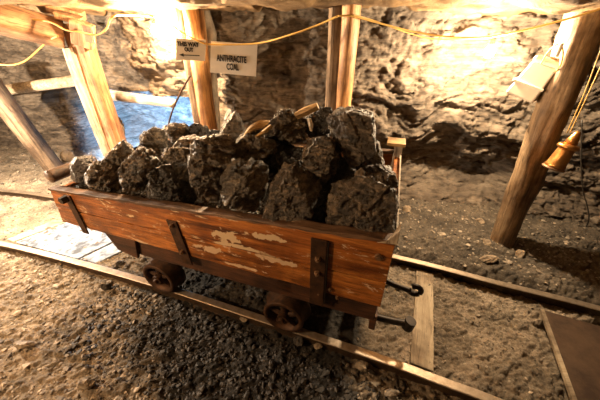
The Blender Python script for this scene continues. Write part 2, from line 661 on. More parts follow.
def ceil_z(x, y):
    p = np.stack([x, y, 0 * x], 1)
    z = 1.80 + 0.05 * fbm(p * 1.1, 3, 51)
    z = z - 0.06 * np.clip((x - 0.3), 0, 1) * np.clip(y - 1.0, 0, 1)
    z = z - 0.035 * ridged(p * 2.5, 4, 61) - 0.02 * fbm(p * 9, 4, 71)
    d1, d2, cid = worley(p[:, :2] * 2.2, 17)
    return z + (cid - 0.5) * 0.06


def build_ceiling():
    nu, nv = 460, 300
    xs = np.linspace(-7, 6, nu)
    ys = np.linspace(-0.4, 5.2, nv)
    XX, YY = [a.ravel() for a in np.meshgrid(xs, ys, indexing='ij')]
    Z = ceil_z(XX, YY)
    o = grid_mesh('ceiling', np.stack([XX, YY, Z], 1), nu, nv, 'ceil', True)
    o['kind'] = 'structure'


# near and far rail centre lines
NEAR = [(-8.0, 2.75), (-6.0, 2.52), (-4.2, 2.2), (-2.67, 1.842), (-1.83, 1.612), (-1.093, 1.386), (-0.543, 1.196), (0.373, 0.872), (0.744, 0.725), (1.05, 0.6), (2.2, 0.1), (3.4, -0.5)]
FAR = [(-8.0, 3.35), (-6.0, 3.15), (-3.614, 2.825), (-2.838, 2.667), (-1.9, 2.46), (-0.5, 2.1), (0.798, 1.672), (1.493, 1.385), (2.023, 1.17), (3.0, 0.72), (4.4, 0.0)]


def line_y(pts, x):
    a = np.array(pts)
    return np.interp(x, a[:, 0], a[:, 1])


def ground_z(x, y, detail=True):
    p = np.stack([x, y, 0 * x], 1)
    yn, yf = line_y(NEAR, x), line_y(FAR, x)
    z = -0.095 + 0.018 * fbm(p * 1.5, 3, 81)
    beyond = np.clip(y - yf - 0.03, 0, 2)
    z = z + 0.085 * np.clip(beyond / 0.12, 0, 1) + 0.03 * np.clip(beyond - 0.3, 0, 1)
    # the gauge: flatter fill
    ins = (y > yn) & (y < yf)
    z = np.where(ins, z + 0.02, z)
    side = np.clip(yn - y, 0, 2)
    z = z - 0.02 * np.clip(side - 0.1, 0, 1)
    z = np.where(ins & (x > 1.34 + (y - .63) * .46) & (y < 1.12), z - 0.045, z)
    if detail:
        z = z + 0.012 * fbm(p * 9, 4, 91)
        u_, v_ = x * .95 + y * .3, y * .95 - x * .3
        k_ = np.where(ins, 0.9, 1)
        z = z + 0.019 * k_ * flakes(np.stack([u_ * 11, v_ * 17], 1), 27, 1.3)
        z = z + 0.012 * k_ * flakes(np.stack([u_ * 24 + 5, v_ * 32], 1), 28, 1.3)
        z = z + 0.009 * flakes(np.stack([u_ * 50 + 5, v_ * 60], 1), 29, 1.0)
    return z


def painted_dark(x, y):  # cart's shadow and the shade under it painted dark; bank darker too
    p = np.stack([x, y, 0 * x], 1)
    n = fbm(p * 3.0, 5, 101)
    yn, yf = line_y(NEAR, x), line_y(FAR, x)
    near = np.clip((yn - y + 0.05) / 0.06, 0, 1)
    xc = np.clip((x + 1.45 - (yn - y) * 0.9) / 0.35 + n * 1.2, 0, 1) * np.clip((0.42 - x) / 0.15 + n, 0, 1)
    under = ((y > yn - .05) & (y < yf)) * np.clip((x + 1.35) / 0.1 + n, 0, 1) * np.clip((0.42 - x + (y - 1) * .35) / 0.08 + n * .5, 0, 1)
    bank_dark = np.clip((y - yf) / .08, 0, 1) * np.clip((x - .2) / .3, 0, 1) * (.62 + .25 * n)  # ground darker beyond the far rail on the right
    return np.clip(np.maximum(np.maximum(near * xc, under * 0.9) * .97, bank_dark), 0, 1)


def build_ground():
    xs = np.r_[np.linspace(-8, -2.6, 300, endpoint=False), np.linspace(-2.6, 2.8, 620, endpoint=False), np.linspace(2.8, 6.5, 140)]
    ys = np.r_[np.linspace(-1.5, 0.35, 60, endpoint=False), np.linspace(0.35, 2.0, 260, endpoint=False), np.linspace(2.0, 5.8, 240)]
    nu, nv = len(xs), len(ys)
    XX, YY = [a.ravel() for a in np.meshgrid(xs, ys, indexing='ij')]
    Z = ground_z(XX, YY)
    o = grid_mesh('floor', np.stack([XX, YY, Z], 1), nu, nv, 'ground')
    o['kind'] = 'structure'
    f = painted_dark(XX, YY)
    at = o.data.attributes.new('coal', 'FLOAT', 'POINT')  # painted cart shade and darker bank, stored per vertex
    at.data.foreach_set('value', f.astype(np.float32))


_ico = {}


def ico(sub):
    if sub not in _ico:
        bm = bmesh.new()
        bmesh.ops.create_icosphere(bm, subdivisions=sub, radius=1)
        V = np.array([v.co[:] for v in bm.verts])
        F = np.array([[v.index for v in f.verts] for f in bm.faces])
        bm.free()
        _ico[sub] = (V, F)
    return _ico[sub]


def tri_mesh(name, V, F, mat, smooth=False):
    me = bpy.data.meshes.new(name)
    me.vertices.add(len(V))
    me.vertices.foreach_set('co', V.astype(np.float32).ravel())
    me.loops.add(F.size)
    me.loops.foreach_set('vertex_index', F.astype(np.int32).ravel())
    me.polygons.add(len(F))
    me.polygons.foreach_set('loop_start', np.arange(0, F.size, 3, dtype=np.int32))
    me.polygons.foreach_set('use_smooth', np.full(len(F), smooth))
    me.update(calc_edges=True)
    me.validate()
    return link(name, me, mat)


def poly_radius(D, N, H, k=16.0):
    """soft-min support distance of a convex polytope with planes N.x=H along directions D"""
    dn = D @ N.T
    inv = np.clip(dn, 1e-4, None) / H
    m = inv.max(1)
    e = (np.sum((inv / m[:, None]) ** k, 1)) ** (1.0 / k) * m
    return 1.0 / e


def stone_cloud(name, spots, mat, label, cat, seed=0, sub=1, zfun=None, flat=0.55):
    """uncountable small stones as one mesh; spots = (x, y, size)"""
    V0, F0 = ico(sub)
    rs = np.random.RandomState(seed)
    VV, FF = [], []
    variants = []
    for k in range(12):
        N = rs.normal(size=(9, 3))
        N /= np.linalg.norm(N, axis=1)[:, None]
        H = rs.uniform(0.55, 1.0, 9)
        r = np.minimum(poly_radius(V0, N, H, 12), 1.5)
        variants.append(V0 * r[:, None])
    xs, ys, sz = [np.array(a) for a in zip(*spots)]
    zs = zfun(xs, ys)
    for i in range(len(xs)):
        v = variants[rs.randint(12)] * np.array([1, rs.uniform(.5, .9), flat * rs.uniform(.6, 1.1)])
        q = Matrix.Rotation(rs.uniform(0, 6.28), 3, 'Z') @ Matrix.Rotation(rs.normal() * .25, 3, 'X')
        v = v @ np.array(q).T * sz[i]
        VV.append(v + [xs[i], ys[i], zs[i] + sz[i] * flat * .25])
        FF.append(F0 + len(V0) * i)
    o = tri_mesh(name, np.vstack(VV), np.vstack(FF), mat)
    return tag(o, label, cat, None, 'stuff')


build_wall()
build_ceiling()
build_ground()

# ------------------------------------------------------------------ gravel (uncountable)
def scatter():
    rs = np.random.RandomState(3)
    near, inside, far, crumbs = [], [], [], []
    while len(near) < 6500:
        x, y = rs.uniform(-3.4, 2.0), rs.uniform(0.3, 2.2)
        d = line_y(NEAR, x) - y
        if d < 0.04:
            continue
        s = 0.006 + 0.030 * rs.beta(1.1, 5)
        if d < 0.35 and rs.rand() < .6:
            s *= 1.3
        near.append((x, y, s))
    while len(inside) < 4500:
        x, y = rs.uniform(-4.5, 2.9), rs.uniform(0.0, 3.0)
        if not (line_y(NEAR, x) + 0.06 < y < line_y(FAR, x) - 0.05):
            continue
        if x > 1.34 + (y - .63) * .46 and y < 1.1:
            continue
        inside.append((x, y, 0.004 + 0.018 * rs.beta(1.1, 5)))
    while len(far) < 3800:
        x, y = rs.uniform(-5, 3.2), rs.uniform(0.8, 4.2)
        d = y - line_y(FAR, x)
        if d < 0.08 or y > line_y(WALL, x) - 0.05:
            continue
        far.append((x, y, 0.006 + 0.026 * rs.beta(1.1, 5)))
    while len(crumbs) < 1500:
        x, y = rs.uniform(-1.5, 1.1), rs.uniform(0.3, 1.6)
        d = line_y(NEAR, x) - y
        if not (0.05 < d < 0.6):
            continue
        crumbs.append((x, y, 0.007 + 0.022 * rs.beta(1.2, 3)))
    zf = lambda x, y: ground_z(x, y, True) - 0.001
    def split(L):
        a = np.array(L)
        f = painted_dark(a[:, 0], a[:, 1]) + rs.uniform(-.3, .12, len(a))  # stones inside the painted shade take the dark gravel colour
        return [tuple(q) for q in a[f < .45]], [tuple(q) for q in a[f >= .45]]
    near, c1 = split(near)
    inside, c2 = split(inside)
    crumbs = [q for q in crumbs] + c1  # coal crumbs, plus gravel darkened to paint the cart shadow
    stone_cloud('coal_and_shade_gravel', c2, 'darkgravel', 'gravel between the rails under the cart, darkened to paint the shade there', 'coal crumbs', 8, 1, zf)
    stone_cloud('gravel', near, 'gravel', 'loose flaky gravel covering the ground in front of the track', 'gravel', 1, 1, zf, .45)
    stone_cloud('gravel', inside, 'gravel', 'fine gravel filling the bed between the two rails', 'gravel', 2, 1, zf)
    stone_cloud('rubble', far, 'gravel', 'rock rubble on the bank between the far rail and the rock wall', 'rubble', 4, 1, zf)
    stone_cloud('coal_and_shade_gravel', crumbs, 'darkgravel', 'dark coal crumbs along the near rail, with gravel darkened to paint the cart shadow', 'coal crumbs', 5, 1, zf)


scatter()


# ------------------------------------------------------------------ rails
def rail(name, pts, label):
    path = catmull([(x, y, 0) for x, y in pts], 10)
    o = empty(name, path[len(path) // 2])
    tag(o, label, 'rail', 'rails of the cart track')
    base = Vector(o.location)

    def sweep(nm, prof, mat):
        bm = bmesh.new()
        rings = []
        for i, p in enumerate(path):
            d = (path[min(i + 1, len(path) - 1)] - path[max(i - 1, 0)]).normalized()
            s = Vector((-d.y, d.x, 0))
            rings.append([bm.verts.new(p - base + s * a + Vector((0, 0, b))) for a, b in prof])
        n = len(prof)
        for A, B in zip(rings, rings[1:]):
            for k in range(n):
                bm.faces.new((A[k], A[(k + 1) % n], B[(k + 1) % n], B[k]))
        bm.faces.new(rings[0][::-1])
        bm.faces.new(rings[-1])
        bmesh.ops.recalc_face_normals(bm, faces=bm.faces)
        return bm_obj(nm, bm, mat, o)
    sweep('web', [(-.045, -.12), (.045, -.12), (.045, -.108), (.008, -.098), (.008, -.028), (.023, -.020), (.023, -.006), (-.023, -.006), (-.023, -.020), (-.008, -.028), (-.008, -.098), (-.045, -.108)], 'railm')
    sweep('head', [(-.024, -.0065), (.024, -.0065), (.024, -.002), (.02, 0), (-.02, 0), (-.024, -.002)], 'railtop')
    return o


rail('rail', NEAR, 'near steel rail with worn shiny top, running under the wheels on the camera side')
rail('rail', FAR, 'far steel rail behind the cart, against the rubble bank')

# sleeper seen right of the cart
def plank_on_ground(name, a, b, wdt, z, h, mat, label, cat, group=None):
    a, b = Vector((a[0], a[1], z)), Vector((b[0], b[1], z))
    L = (b - a).length
    o = empty(name) if False else None
    bm = bmesh.new()
    box(bm, 0, L, -wdt / 2, wdt / 2, 0, h)
    bmesh.ops.subdivide_edges(bm, edges=[e for e in bm.edges if e.calc_length() > L * .9], cuts=14)
    for v in bm.verts:
        v.co.y += random.uniform(-.004, .004)
    ob = bm_obj(name, bm, mat, None, False, 0.004)
    ob.location = a
    ob.rotation_euler = (0, 0, math.atan2(b.y - a.y, b.x - a.x))
    return tag(ob, label, cat, group)


gt, gb = G(425, 271, -.055), G(422, 367, -.055)
plank_on_ground('sleeper', gb, gt, 0.125, -0.105, 0.05, 'sleeper', 'pale wooden sleeper across the track just right of the cart', 'sleeper')
plank_on_ground('board', G(385, 281, -.05), G(412, 289, -.05), 0.055, -0.085, 0.035, 'sleeper', 'short pale strip between cart end and sleeper, painting the lit drawbar top', 'board')  # pale piece stands in for the lit top of the drawbar

# brown plate between the rails at far right
bm = bmesh.new()
zb = -0.066
pl_ = [G(541, 311, zb), G(573, 402, zb)]
T_ = Vector((0.95, -0.42, 0))
pl_ += [pl_[1] + T_, pl_[0] + T_]
d_ = Vector((0, 0, 0.016))
box_pts(bm, [p for p in pl_[::1]] + [p + d_ for p in pl_])
bmesh.ops.recalc_face_normals(bm, faces=bm.faces)
o = bm_obj('metal_plate', bm, 'steel', None, False, 0.003)
tag(o, 'smooth brown plate laid between the rails with a pale edge', 'plate')
bm = bmesh.new()
e0, e1 = pl_[0] + d_, pl_[1] + d_
sd = Vector((0.012, 0, 0))
box_pts(bm, [e0 - sd - d_, e1 - sd - d_, e1 + sd - d_, e0 + sd - d_, e0 - sd + d_ * .3, e1 - sd + d_ * .3, e1 + sd + d_ * .3, e0 + sd + d_ * .3])
bmesh.ops.recalc_face_normals(bm, faces=bm.faces)
eo = bm_obj('edge_strip', bm, 'sleeper', o)
eo['label'] = 'pale edge strip'

# pale boards laid in the track bed left of the cart
zb = -0.045
def slab(name, pts, mat, label, cat, h=0.03, group=None):
    bm = bmesh.new()
    q = [G(x, y, zb) for x, y in pts]
    dd = Vector((0, 0, h))
    box_pts(bm, [p - dd for p in q] + q)
    bmesh.ops.recalc_face_normals(bm, faces=bm.faces)
    return tag(bm_obj(name, bm, mat, None, False, 0.004), label, cat, group)


slab('timber_board', [(7, 239), (13, 241.5), (66, 222), (60, 217)], 'palewoodx', 'narrow pale board crossing the track bed left of the cart', 'board')
slab('concrete_slab', [(15, 242), (77, 258.5), (128, 234), (67, 222)], 'concrete', 'pale flat slab in the track bed beside the cart end', 'slab')
slab('concrete_slab', [(80, 259), (96, 263), (148, 238), (131, 234)], 'concrete', 'pale worn slab partly under the left end of the cart', 'slab')


# ------------------------------------------------------------------ cart
ANG = math.atan(-0.34)
O = Vector((-0.61, 0.95 + 0.34 * 0.61, 0))
cart = empty('mine_cart', O, ANG)
tag(cart, 'old orange-brown wooden mine cart with iron straps standing on the rails, heaped with coal', 'mine cart')
UX = Vector((math.cos(ANG), math.sin(ANG), 0))
VX = Vector((-math.sin(ANG), math.cos(ANG), 0))


def W(s, v, z):
    return O + UX * s + VX * v + Vector((0, 0, z))


def ztop(s):
    return 0.735 + (s + 1.05) / 2.1 * 0.128


SL, SR, WD = -1.04, 1.045, 1.07


def plank_quad(name, s0, s1, v0, v1, zb0, zb1, zt0, zt1, mat, sl0=0, n=40, seed=0, jag=0.004):
    bm = bmesh.new()
    rs = random.Random(seed)
    prev = None
    for i in range(n + 1):
        t = i / n
        s = s0 + (s1 - s0) * t
        b = zb0 + (zb1 - zb0) * t + rs.uniform(-jag, jag)
        tp = zt0 + (zt1 - zt0) * t + rs.uniform(-jag, jag) * .7
        sb = s + sl0 * (1 - t)
        ring = [bm.verts.new(c) for c in ((sb, v0, b), (sb, v1, b), (s, v1, tp), (s, v0 + rs.uniform(-.001, .001), tp))]
        if prev:
            for k in range(4):
                bm.faces.new((prev[k], prev[(k + 1) % 4], ring[(k + 1) % 4], ring[k]))
        else:
            bm.faces.new(ring)
        prev = ring
    bm.faces.new(prev[::-1])
    bmesh.ops.recalc_face_normals(bm, faces=bm.faces)
    return bm_obj(name, bm, mat, cart, False, 0.003)


for side, (v0, v1) in enumerate(((0.0, 0.04), (WD - .04, WD))):
    a = plank_quad('side_plank', SL, SR, v0, v1, .598, .633, ztop(SL) - .012, ztop(SR) - .012, 'plank', -.03, seed=1 + side)
    b = plank_quad('side_plank', SL - .03, SR, v0 + .003, v1 + .003, .468, .462, .588, .624, 'planklow', -.03, seed=3 + side)
    c = plank_quad('top_edge', SL - .01, SR + .004, v0 - .004, v1 + .012, ztop(SL) - .012, ztop(SR) - .012, ztop(SL) + .004, ztop(SR) + .006, 'capwood', 0, seed=5 + side, jag=.005)
    a['label'] = 'upper side plank with flaking pale paint'
    b['label'] = 'lower side plank, brighter orange'
    c['label'] = 'splintered dark top edge'
for nm, s0 in (('end_board', SL + .002), ('end_board', SR - .035)):
    bm = bmesh.new()
    zt = ztop(s0)
    box(bm, s0, s0 + .033, .046, WD - .046, .47, zt - .01)
    bm_obj(nm, bm, 'plank', cart, False, .003)
bm = bmesh.new()
box(bm, SL + .04, SR - .04, .05, WD - .05, .44, .468)
bm_obj('floor_board', bm, 'darkwood', cart)
# end post on the far right corner with a little cap
bm = bmesh.new()
box(bm, SR - .045, SR + .006, WD - .10, WD + .012, .30, .93)
pp = bm_obj('corner_post', bm, 'palewood', cart, False, .004)
bm = bmesh.new()
box(bm, SR - .10, SR + .02, WD - .12, WD + .02, .931, .952)
cp = bm_obj('post_cap', bm, 'chipwood', pp, False, .004)
# pale splintered near corner
bm = bmesh.new()
box_pts(bm, [(SR - .075, -.006, .845), (SR + .008, -.006, .855), (SR + .008, .05, .855), (SR - .05, .05, .85), (SR - .03, -.004, .868), (SR + .006, -.002, .925), (SR + .006, .045, .93), (SR - .012, .045, .868)])
bmesh.ops.recalc_face_normals(bm, faces=bm.faces)
bm_obj('splintered_corner', bm, 'palewood', cart, False, .003)
# thin pale strip up the right end face
bm = bmesh.new()
box(bm, SR - .002, SR + .007, .05, WD - .1, .80, .87)
bm_obj('end_strip', bm, 'palewood', cart, False, .002)

# round bumper log across the left end
o = rough_log('bumper_log', (SL - .02, .04, .80), (SL - .02, .34, .80), .042, .038, 'capwood', cart, 12, 24, 30, .1)
# sills below the body
for v0 in (.03, WD - .13):
    bm = bmesh.new()
    box(bm, -.60, SR - .01, v0, v0 + .10, .315, .465)
    bm_obj('sill', bm, 'darkwood', cart, False, .006)
for s0 in (-.66, .50):
    bm = bmesh.new()
    box(bm, s0, s0 + .09, .03, WD - .03, .345, .464)
    bm_obj('cross_beam', bm, 'darkwood', cart, False, .006)
bm = bmesh.new()
box_pts(bm, [(-.66, .008, .33), (-.50, .008, .30), (-.50, .028, .30), (-.66, .028, .33), (-.72, .008, .465), (-.46, .008, .465), (-.46, .028, .465), (-.72, .028, .465)])
bmesh.ops.recalc_face_normals(bm, faces=bm.faces)
bm_obj('bracket_board', bm, 'darkwood', cart, False, .004)


def strap(s, wd, zt, zb, lean=0.0, v=-.009, mat='rust', bolts=()):
    bm = bmesh.new()
    box_pts(bm, [(s - wd / 2 + lean, v, zb), (s + wd / 2 + lean, v, zb), (s + wd / 2 + lean, -.0005, zb), (s - wd / 2 + lean, -.0005, zb),
                 (s - wd / 2, v, zt), (s + wd / 2, v, zt), (s + wd / 2, -.0005, zt), (s - wd / 2, -.0005, zt)])
    so = bm_obj('iron_strap', bm, mat, cart, False, .003)
    for zb_ in bolts:
        t = (zt - zb_) / (zt - zb)
        bm = bmesh.new()
        cyl(bm, (s + lean * t, v + .001, zb_), (s + lean * t, v - .014, zb_), .016, .013, 6)
        cyl(bm, (s + lean * t, v - .012, zb_), (s + lean * t, v - .022, zb_), .008, .006, 10)
        bo = bm_obj('bolt', bm, 'bolt', so)
    return so


strap(-.885, .055, .722, .425, 0.0, bolts=())
bm = bmesh.new()
cyl(bm, (-.895, -.006, .70), (-.895, -.045, .70), .024, .022, 6)
bm_obj('square_nut', bm, 'iron', cart)
strap(-.09, .068, .712, .40, .03, bolts=(.685, .50))
strap(.735, .075, .80, .365, 0.0, bolts=(.69, .60))
bm = bmesh.new()
box(bm, .775, .781, -.014, -.0005, .40, .80)
bm_obj('strap_flange', bm, 'iron', cart)
for s_, z_, r_ in ((.995, .77, .02), (.80, .50, .012), (.745, .45, .011), (.84, .455, .010)):
    bm = bmesh.new()
    cyl(bm, (s_, .002, z_), (s_, -.008, z_), r_, r_ * .8, 14)
    cyl(bm, (s_, -.006, z_), (s_, -.012, z_), r_ * .5, r_ * .4, 10)
    bm_obj('bolt', bm, 'bolt', cart)


def wheel(s, v, r, zc, sgn):
    """sgn=-1: near side; outer face towards -v"""
    wroot = bpy.data.objects.new('wheel', None)
    COL.objects.link(wroot)
    wroot.parent = cart
    wroot.location = (s, v, zc)
    yo = sgn * 0.0
    # tyre: hollow turned profile (radius, offset inward)
    prof = [(r * .80, .0), (r * .97, .0), (r, .006), (r * .985, .07), (r * 1.14, .085), (r * 1.14, .105), (r * .8, .105), (r * .74, .05)]
    bm = bmesh.new()
    n = 48
    rings = []
    for k in range(n):
        t = 2 * math.pi * k / n
        rings.append([bm.verts.new((rr * math.cos(t), -sgn * w_, rr * math.sin(t))) for rr, w_ in prof])
    for k in range(n):
        A, B = rings[k], rings[(k + 1) % n]
        for j in range(len(prof)):
            bm.faces.new((A[j], A[(j + 1) % len(prof)], B[(j + 1) % len(prof)], B[j]))
    bmesh.ops.recalc_face_normals(bm, faces=bm.faces)
    bm_obj('rim', bm, 'rust', wroot, True)
    bm = bmesh.new()
    cyl(bm, (0, sgn * .012, 0), (0, -sgn * .09, 0), r * .27, r * .30, 24)
    cyl(bm, (0, sgn * .03, 0), (0, sgn * .01, 0), r * .13, r * .15, 16)
    bm_obj('hub', bm, 'rust', wroot)
    for k in range(5):
        t = 2 * math.pi * k / 5 + .4
        bm = bmesh.new()
        cyl(bm, (r * .2 * math.cos(t), -sgn * .03, r * .2 * math.sin(t)), (r * .8 * math.cos(t), -sgn * .035, r * .8 * math.sin(t)), .017, .014, 8)
        bm_obj('spoke', bm, 'rust', wroot)
    return wroot


RW = .128
for s_ in (-.40, .53):
    wheel(s_, .015, RW, RW, -1)
    wheel(s_, WD - .015 - .0, RW, RW, 1)
    bm = bmesh.new()
    cyl(bm, (s_, .10, RW), (s_, WD - .10, RW), .028, None, 16)
    bm_obj('axle', bm, 'iron', cart)
    for v0 in (.13, WD - .19):
        bm = bmesh.new()
        box(bm, s_ - .06, s_ + .06, v0, v0 + .06, RW - .04, .35)
        bm_obj('axle_box', bm, 'iron', cart, False, .008)


def local(p):
    d = Vector(p) - O
    return Vector((d.dot(UX), d.dot(VX), d.z))


# coupling hooks beyond the right end
def hook(name, a, b, r, ring_c=None, ring_r=0.03, label=None):
    bm = bmesh.new()
    tube(bm, catmull([a, (a + b) / 2 + Vector((0, 0, -.006)), b], 6), r, 10)
    h = bm_obj(name, bm, 'iron', cart, True)
    if label:
        h['label'] = label
    if ring_c is not None:
        bm = bmesh.new()
        pts = []
        for k in range(13):
            t = math.radians(130 - 265 * k / 12)
            pts.append(ring_c + Vector((math.cos(t) * ring_r, 0, math.sin(t) * ring_r)))
        tube(bm, pts, r * .95, 10)
        bm_obj('hook_end', bm, 'iron', h, True)
    return h


zc = .27
a = local(G(392, 285, zc)); b = local(G(411, 291, zc))
hook('coupling_hook', Vector((SR - .02, a.y + .02, zc + .02)), b, .017, b + Vector((.02, 0, .015)), .032, 'dark hook with curled end')
a2 = local(G(378, 320, zc - .02)); b2 = local(G(409, 324, zc - .02))
hook('coupling_bar', Vector((SR - .05, a2.y, zc)), b2, .018, None, label='dark coupling bar with knobbed end')
bm = bmesh.new()
cyl(bm, b2 - Vector((.005, 0, .03)), b2 + Vector((0.005, 0, .03)), .030, .028, 16)
bm_obj('coupling_knob', bm, 'iron', cart)
bm = bmesh.new()
box(bm, SR - .03, SR + .004, .06, WD - .06, .20, .31)
bm_obj('buffer_beam', bm, 'darkwood', cart, False, .005)

# bed of small coal inside the body (uncountable), on a heaped core
def mound_z(s, v):
    e = np.minimum(np.minimum(v - .05, WD - .05 - v), np.minimum(s - SL, SR - s) * .9)
    return np.minimum(.70 + 0.55 * np.clip(e, 0, .36), .90)


ns, nv_ = 120, 64
ss = np.linspace(SL + .05, SR - .045, ns)
vs = np.linspace(.055, WD - .055, nv_)
SS, VV_ = [a.ravel() for a in np.meshgrid(ss, vs, indexing='ij')]
q = np.stack([SS, VV_, 0 * SS], 1)
mz = mound_z(SS, VV_) + .02 * fbm(q * 8, 3, 5)
d1, d2, cid = worley(q[:, :2] * 16, 3)
mz += .035 * cid * np.clip((d2 - d1) * 2.2, 0, 1) - .02
edge = (SS < SL + .06) | (SS > SR - .055) | (VV_ < .06) | (VV_ > WD - .06)
mz = np.where(edge, .47, mz)
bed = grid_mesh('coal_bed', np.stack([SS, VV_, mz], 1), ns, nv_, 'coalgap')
bed.location = O
bed.rotation_euler = (0, 0, ANG)
bed.data.polygons.foreach_set('use_smooth', [False] * len(bed.data.polygons))
tag(bed, 'small broken coal filling the cart between and under the big lumps', 'coal', None, 'stuff')


# ------------------------------------------------------------------ coal lumps
def lump(name, poly, c, thick, seed, mat, label, cat='coal lump', group='coal lumps heaped in the cart', sub=6, rough=1.0, ctr=None, facets=7, k=60, tilt=.3):
    rs = np.random.RandomState(seed)
    px = np.array(poly, float)
    # polygon centroid
    x, y = px[:, 0], px[:, 1]
    x2, y2 = np.roll(x, -1), np.roll(y, -1)
    A = np.sum(x * y2 - x2 * y) / 2
    cx = np.sum((x + x2) * (x * y2 - x2 * y)) / (6 * A)
    cy = np.sum((y + y2) * (x * y2 - x2 * y)) / (6 * A)
    C = np.array(PC(cx, cy, c)) if ctr is None else np.array(ctr(cx, cy))
    d = C - CAM
    dist = np.linalg.norm(d)
    d = d / dist
    Rr = np.cross(d, [0, 0, 1.0]); Rr /= np.linalg.norm(Rr)
    U = np.cross(Rr, d)
    pts = []
    for (a, b) in px:
        r = ray(a, b)
        t = dist / (r @ d)
        q_ = CAM + r * t - C
        pts.append((q_ @ Rr, q_ @ U))
    pts = np.array(pts)
    if np.sum(pts[:, 0] * np.roll(pts[:, 1], -1) - np.roll(pts[:, 0], -1) * pts[:, 1]) < 0:
        pts = pts[::-1]
    N, H = [], []
    for i in range(len(pts)):
        p0, p1 = pts[i], pts[(i + 1) % len(pts)]
        e = p1 - p0
        if np.hypot(*e) < 1e-5:
            continue
        n2 = np.array([e[1], -e[0]]) / np.hypot(*e)
        h = n2 @ p0
        kk = rs.uniform(-tilt, tilt)
        n3 = Rr * n2[0] + U * n2[1] + d * kk
        L = np.linalg.norm(n3)
        N.append(n3 / L)
        H.append(max(h, .004) / L)
    # front facets, towards the viewer side, and back ones
    w_ = max(np.ptp(pts[:, 0]), np.ptp(pts[:, 1])) / 2
    for j in range(facets):
        a_ = rs.uniform(0, 2 * np.pi)
        e_ = 0 if j == 0 else rs.uniform(.25, .9)
        n3 = -d + (Rr * np.cos(a_) + U * np.sin(a_)) * e_ * (1 if j else .2)
        n3 /= np.linalg.norm(n3)
        N.append(n3); H.append(thick * rs.uniform(.85, 1.08) * (1 if j == 0 else (1 + .25 * e_)))
    for j in range(4):
        a_ = rs.uniform(0, 2 * np.pi)
        n3 = d + (Rr * np.cos(a_) + U * np.sin(a_)) * (.0 if j == 0 else .7)
        n3 /= np.linalg.norm(n3)
        N.append(n3); H.append(thick * rs.uniform(.9, 1.1))
    N, H = np.array(N), np.array(H) * .985
    V0, F0 = ico(sub)
    r = poly_radius(V0, N, H, k)
    V = V0 * r[:, None]
    # layered, chipped surface
    sc = 1.0 / max(w_, .03)
    ax = rs.normal(size=3); ax /= np.linalg.norm(ax)
    wv = V * sc
    n1 = fbm(wv * 1.6 + seed, 4, seed)
    n2_ = ridged(wv * 2.6 + seed * 2, 4, seed + 3)
    lay = vnoise(np.stack([(wv @ ax) * 7 + n1 * 2, n1 * 2, 0 * n1], 1), seed + 9)
    chip = fbm(V * 60, 3, seed + 5)
    ch2 = fbm(V * 22, 4, seed + 6)
    d1_, d2_, cid_ = worley(np.stack([V @ Rr * 26 + n1 * 1.2, V @ U * 26 + (V @ d) * 20], 1), seed)
    disp = w_ * (.06 * n1 + .05 * (n2_ - .35) + .045 * np.sign(lay) * np.abs(lay) ** .3) * rough + (.009 * ch2 + .006 * chip + .005 * (cid_ - .5)) * rough
    nrm = V0
    V = V + nrm * disp[:, None]
    o = tri_mesh(name, V, F0, mat, False)
    o.location = C
    tag(o, label, cat, group)
    return o


def cl(poly, c, th, mat, label, **kw):
    cl.n += 1
    return lump('coal_lump', poly, c, th, 100 + cl.n * 7, mat, label, **kw)


cl.n = 0
cl([(70, 164), (75, 157), (92, 156), (97, 166), (92, 183), (74, 182), (71, 174)], 1.13, .075, 'coalgrey', 'smooth grey coal lump at the very left end of the heap', rough=.5)
cl([(85, 174), (92, 163), (106, 160), (116, 170), (120, 190), (104, 192), (88, 188)], 1.07, .07, 'coal', 'dark angular lump in the front row, second from the left end')
cl([(97, 163), (110, 152), (121, 140), (131, 146), (137, 154), (130, 166), (112, 170), (100, 168)], 1.22, .09, 'coalpale', 'pointed peaked coal lump standing behind the left end lumps')
cl([(119, 176), (127, 158), (142, 147), (157, 151), (161, 165), (150, 180), (144, 192), (124, 192)], 1.10, .085, 'coal', 'ridged slanting lump, third in the front row from the left')
cl([(140, 142), (143, 133), (155, 129), (166, 134), (168, 147), (160, 156), (145, 153)], 1.45, .09, 'coalpale', 'rounded brownish lump lit on its left at the back left')
cl([(162, 130), (168, 124), (186, 125), (193, 131), (190, 139), (168, 140)], 1.70, .10, 'coal', 'flat-topped lump at the very back, left of the bright post')
cl([(187, 131), (195, 125), (206, 128), (208, 138), (198, 141), (188, 139)], 1.75, .08, 'coaldark', 'small black lump at the foot of the bright post')
cl([(173, 146), (180, 138), (200, 136), (206, 141), (198, 149), (176, 150)], 1.45, .07, 'coal', 'thin flat slab of coal lying above another slab, left of the tall block')
cl([(160, 161), (164, 151), (180, 147), (194, 149), (194, 165), (176, 166), (162, 168)], 1.28, .09, 'coalpale', 'pale-topped slab wedged between the dark front block and the thin slab')
cl([(147, 186), (152, 172), (164, 164), (186, 163), (192, 174), (197, 203), (176, 204), (150, 198)], 1.10, .085, 'coaldark', 'black block with brightly lit top edge, fourth in the front row')
cl([(188, 140), (205, 138), (226, 132), (235, 142), (233, 160), (222, 190), (215, 206), (202, 205), (194, 190), (189, 162)], 1.12, .10, 'coal', 'tall upright rectangular block narrowing down, left of centre in front', sub=6)
cl([(219, 140), (222, 126), (231, 110), (237, 113), (244, 126), (246, 146), (232, 152), (221, 148)], 1.50, .09, 'coalpale', 'steep pyramid-shaped lump pointing up behind the tall block')
cl([(235, 142), (240, 137), (258, 136), (275, 141), (279, 152), (262, 161), (240, 161), (235, 152)], 1.32, .085, 'coalpale', 'flat-topped lump right under the curved wood chip')
cl([(222, 187), (228, 166), (240, 160), (262, 162), (270, 168), (266, 190), (255, 211), (238, 210), (222, 200)], 1.09, .085, 'coalpale', 'block with a broad pale face in the middle of the front row', sub=6)
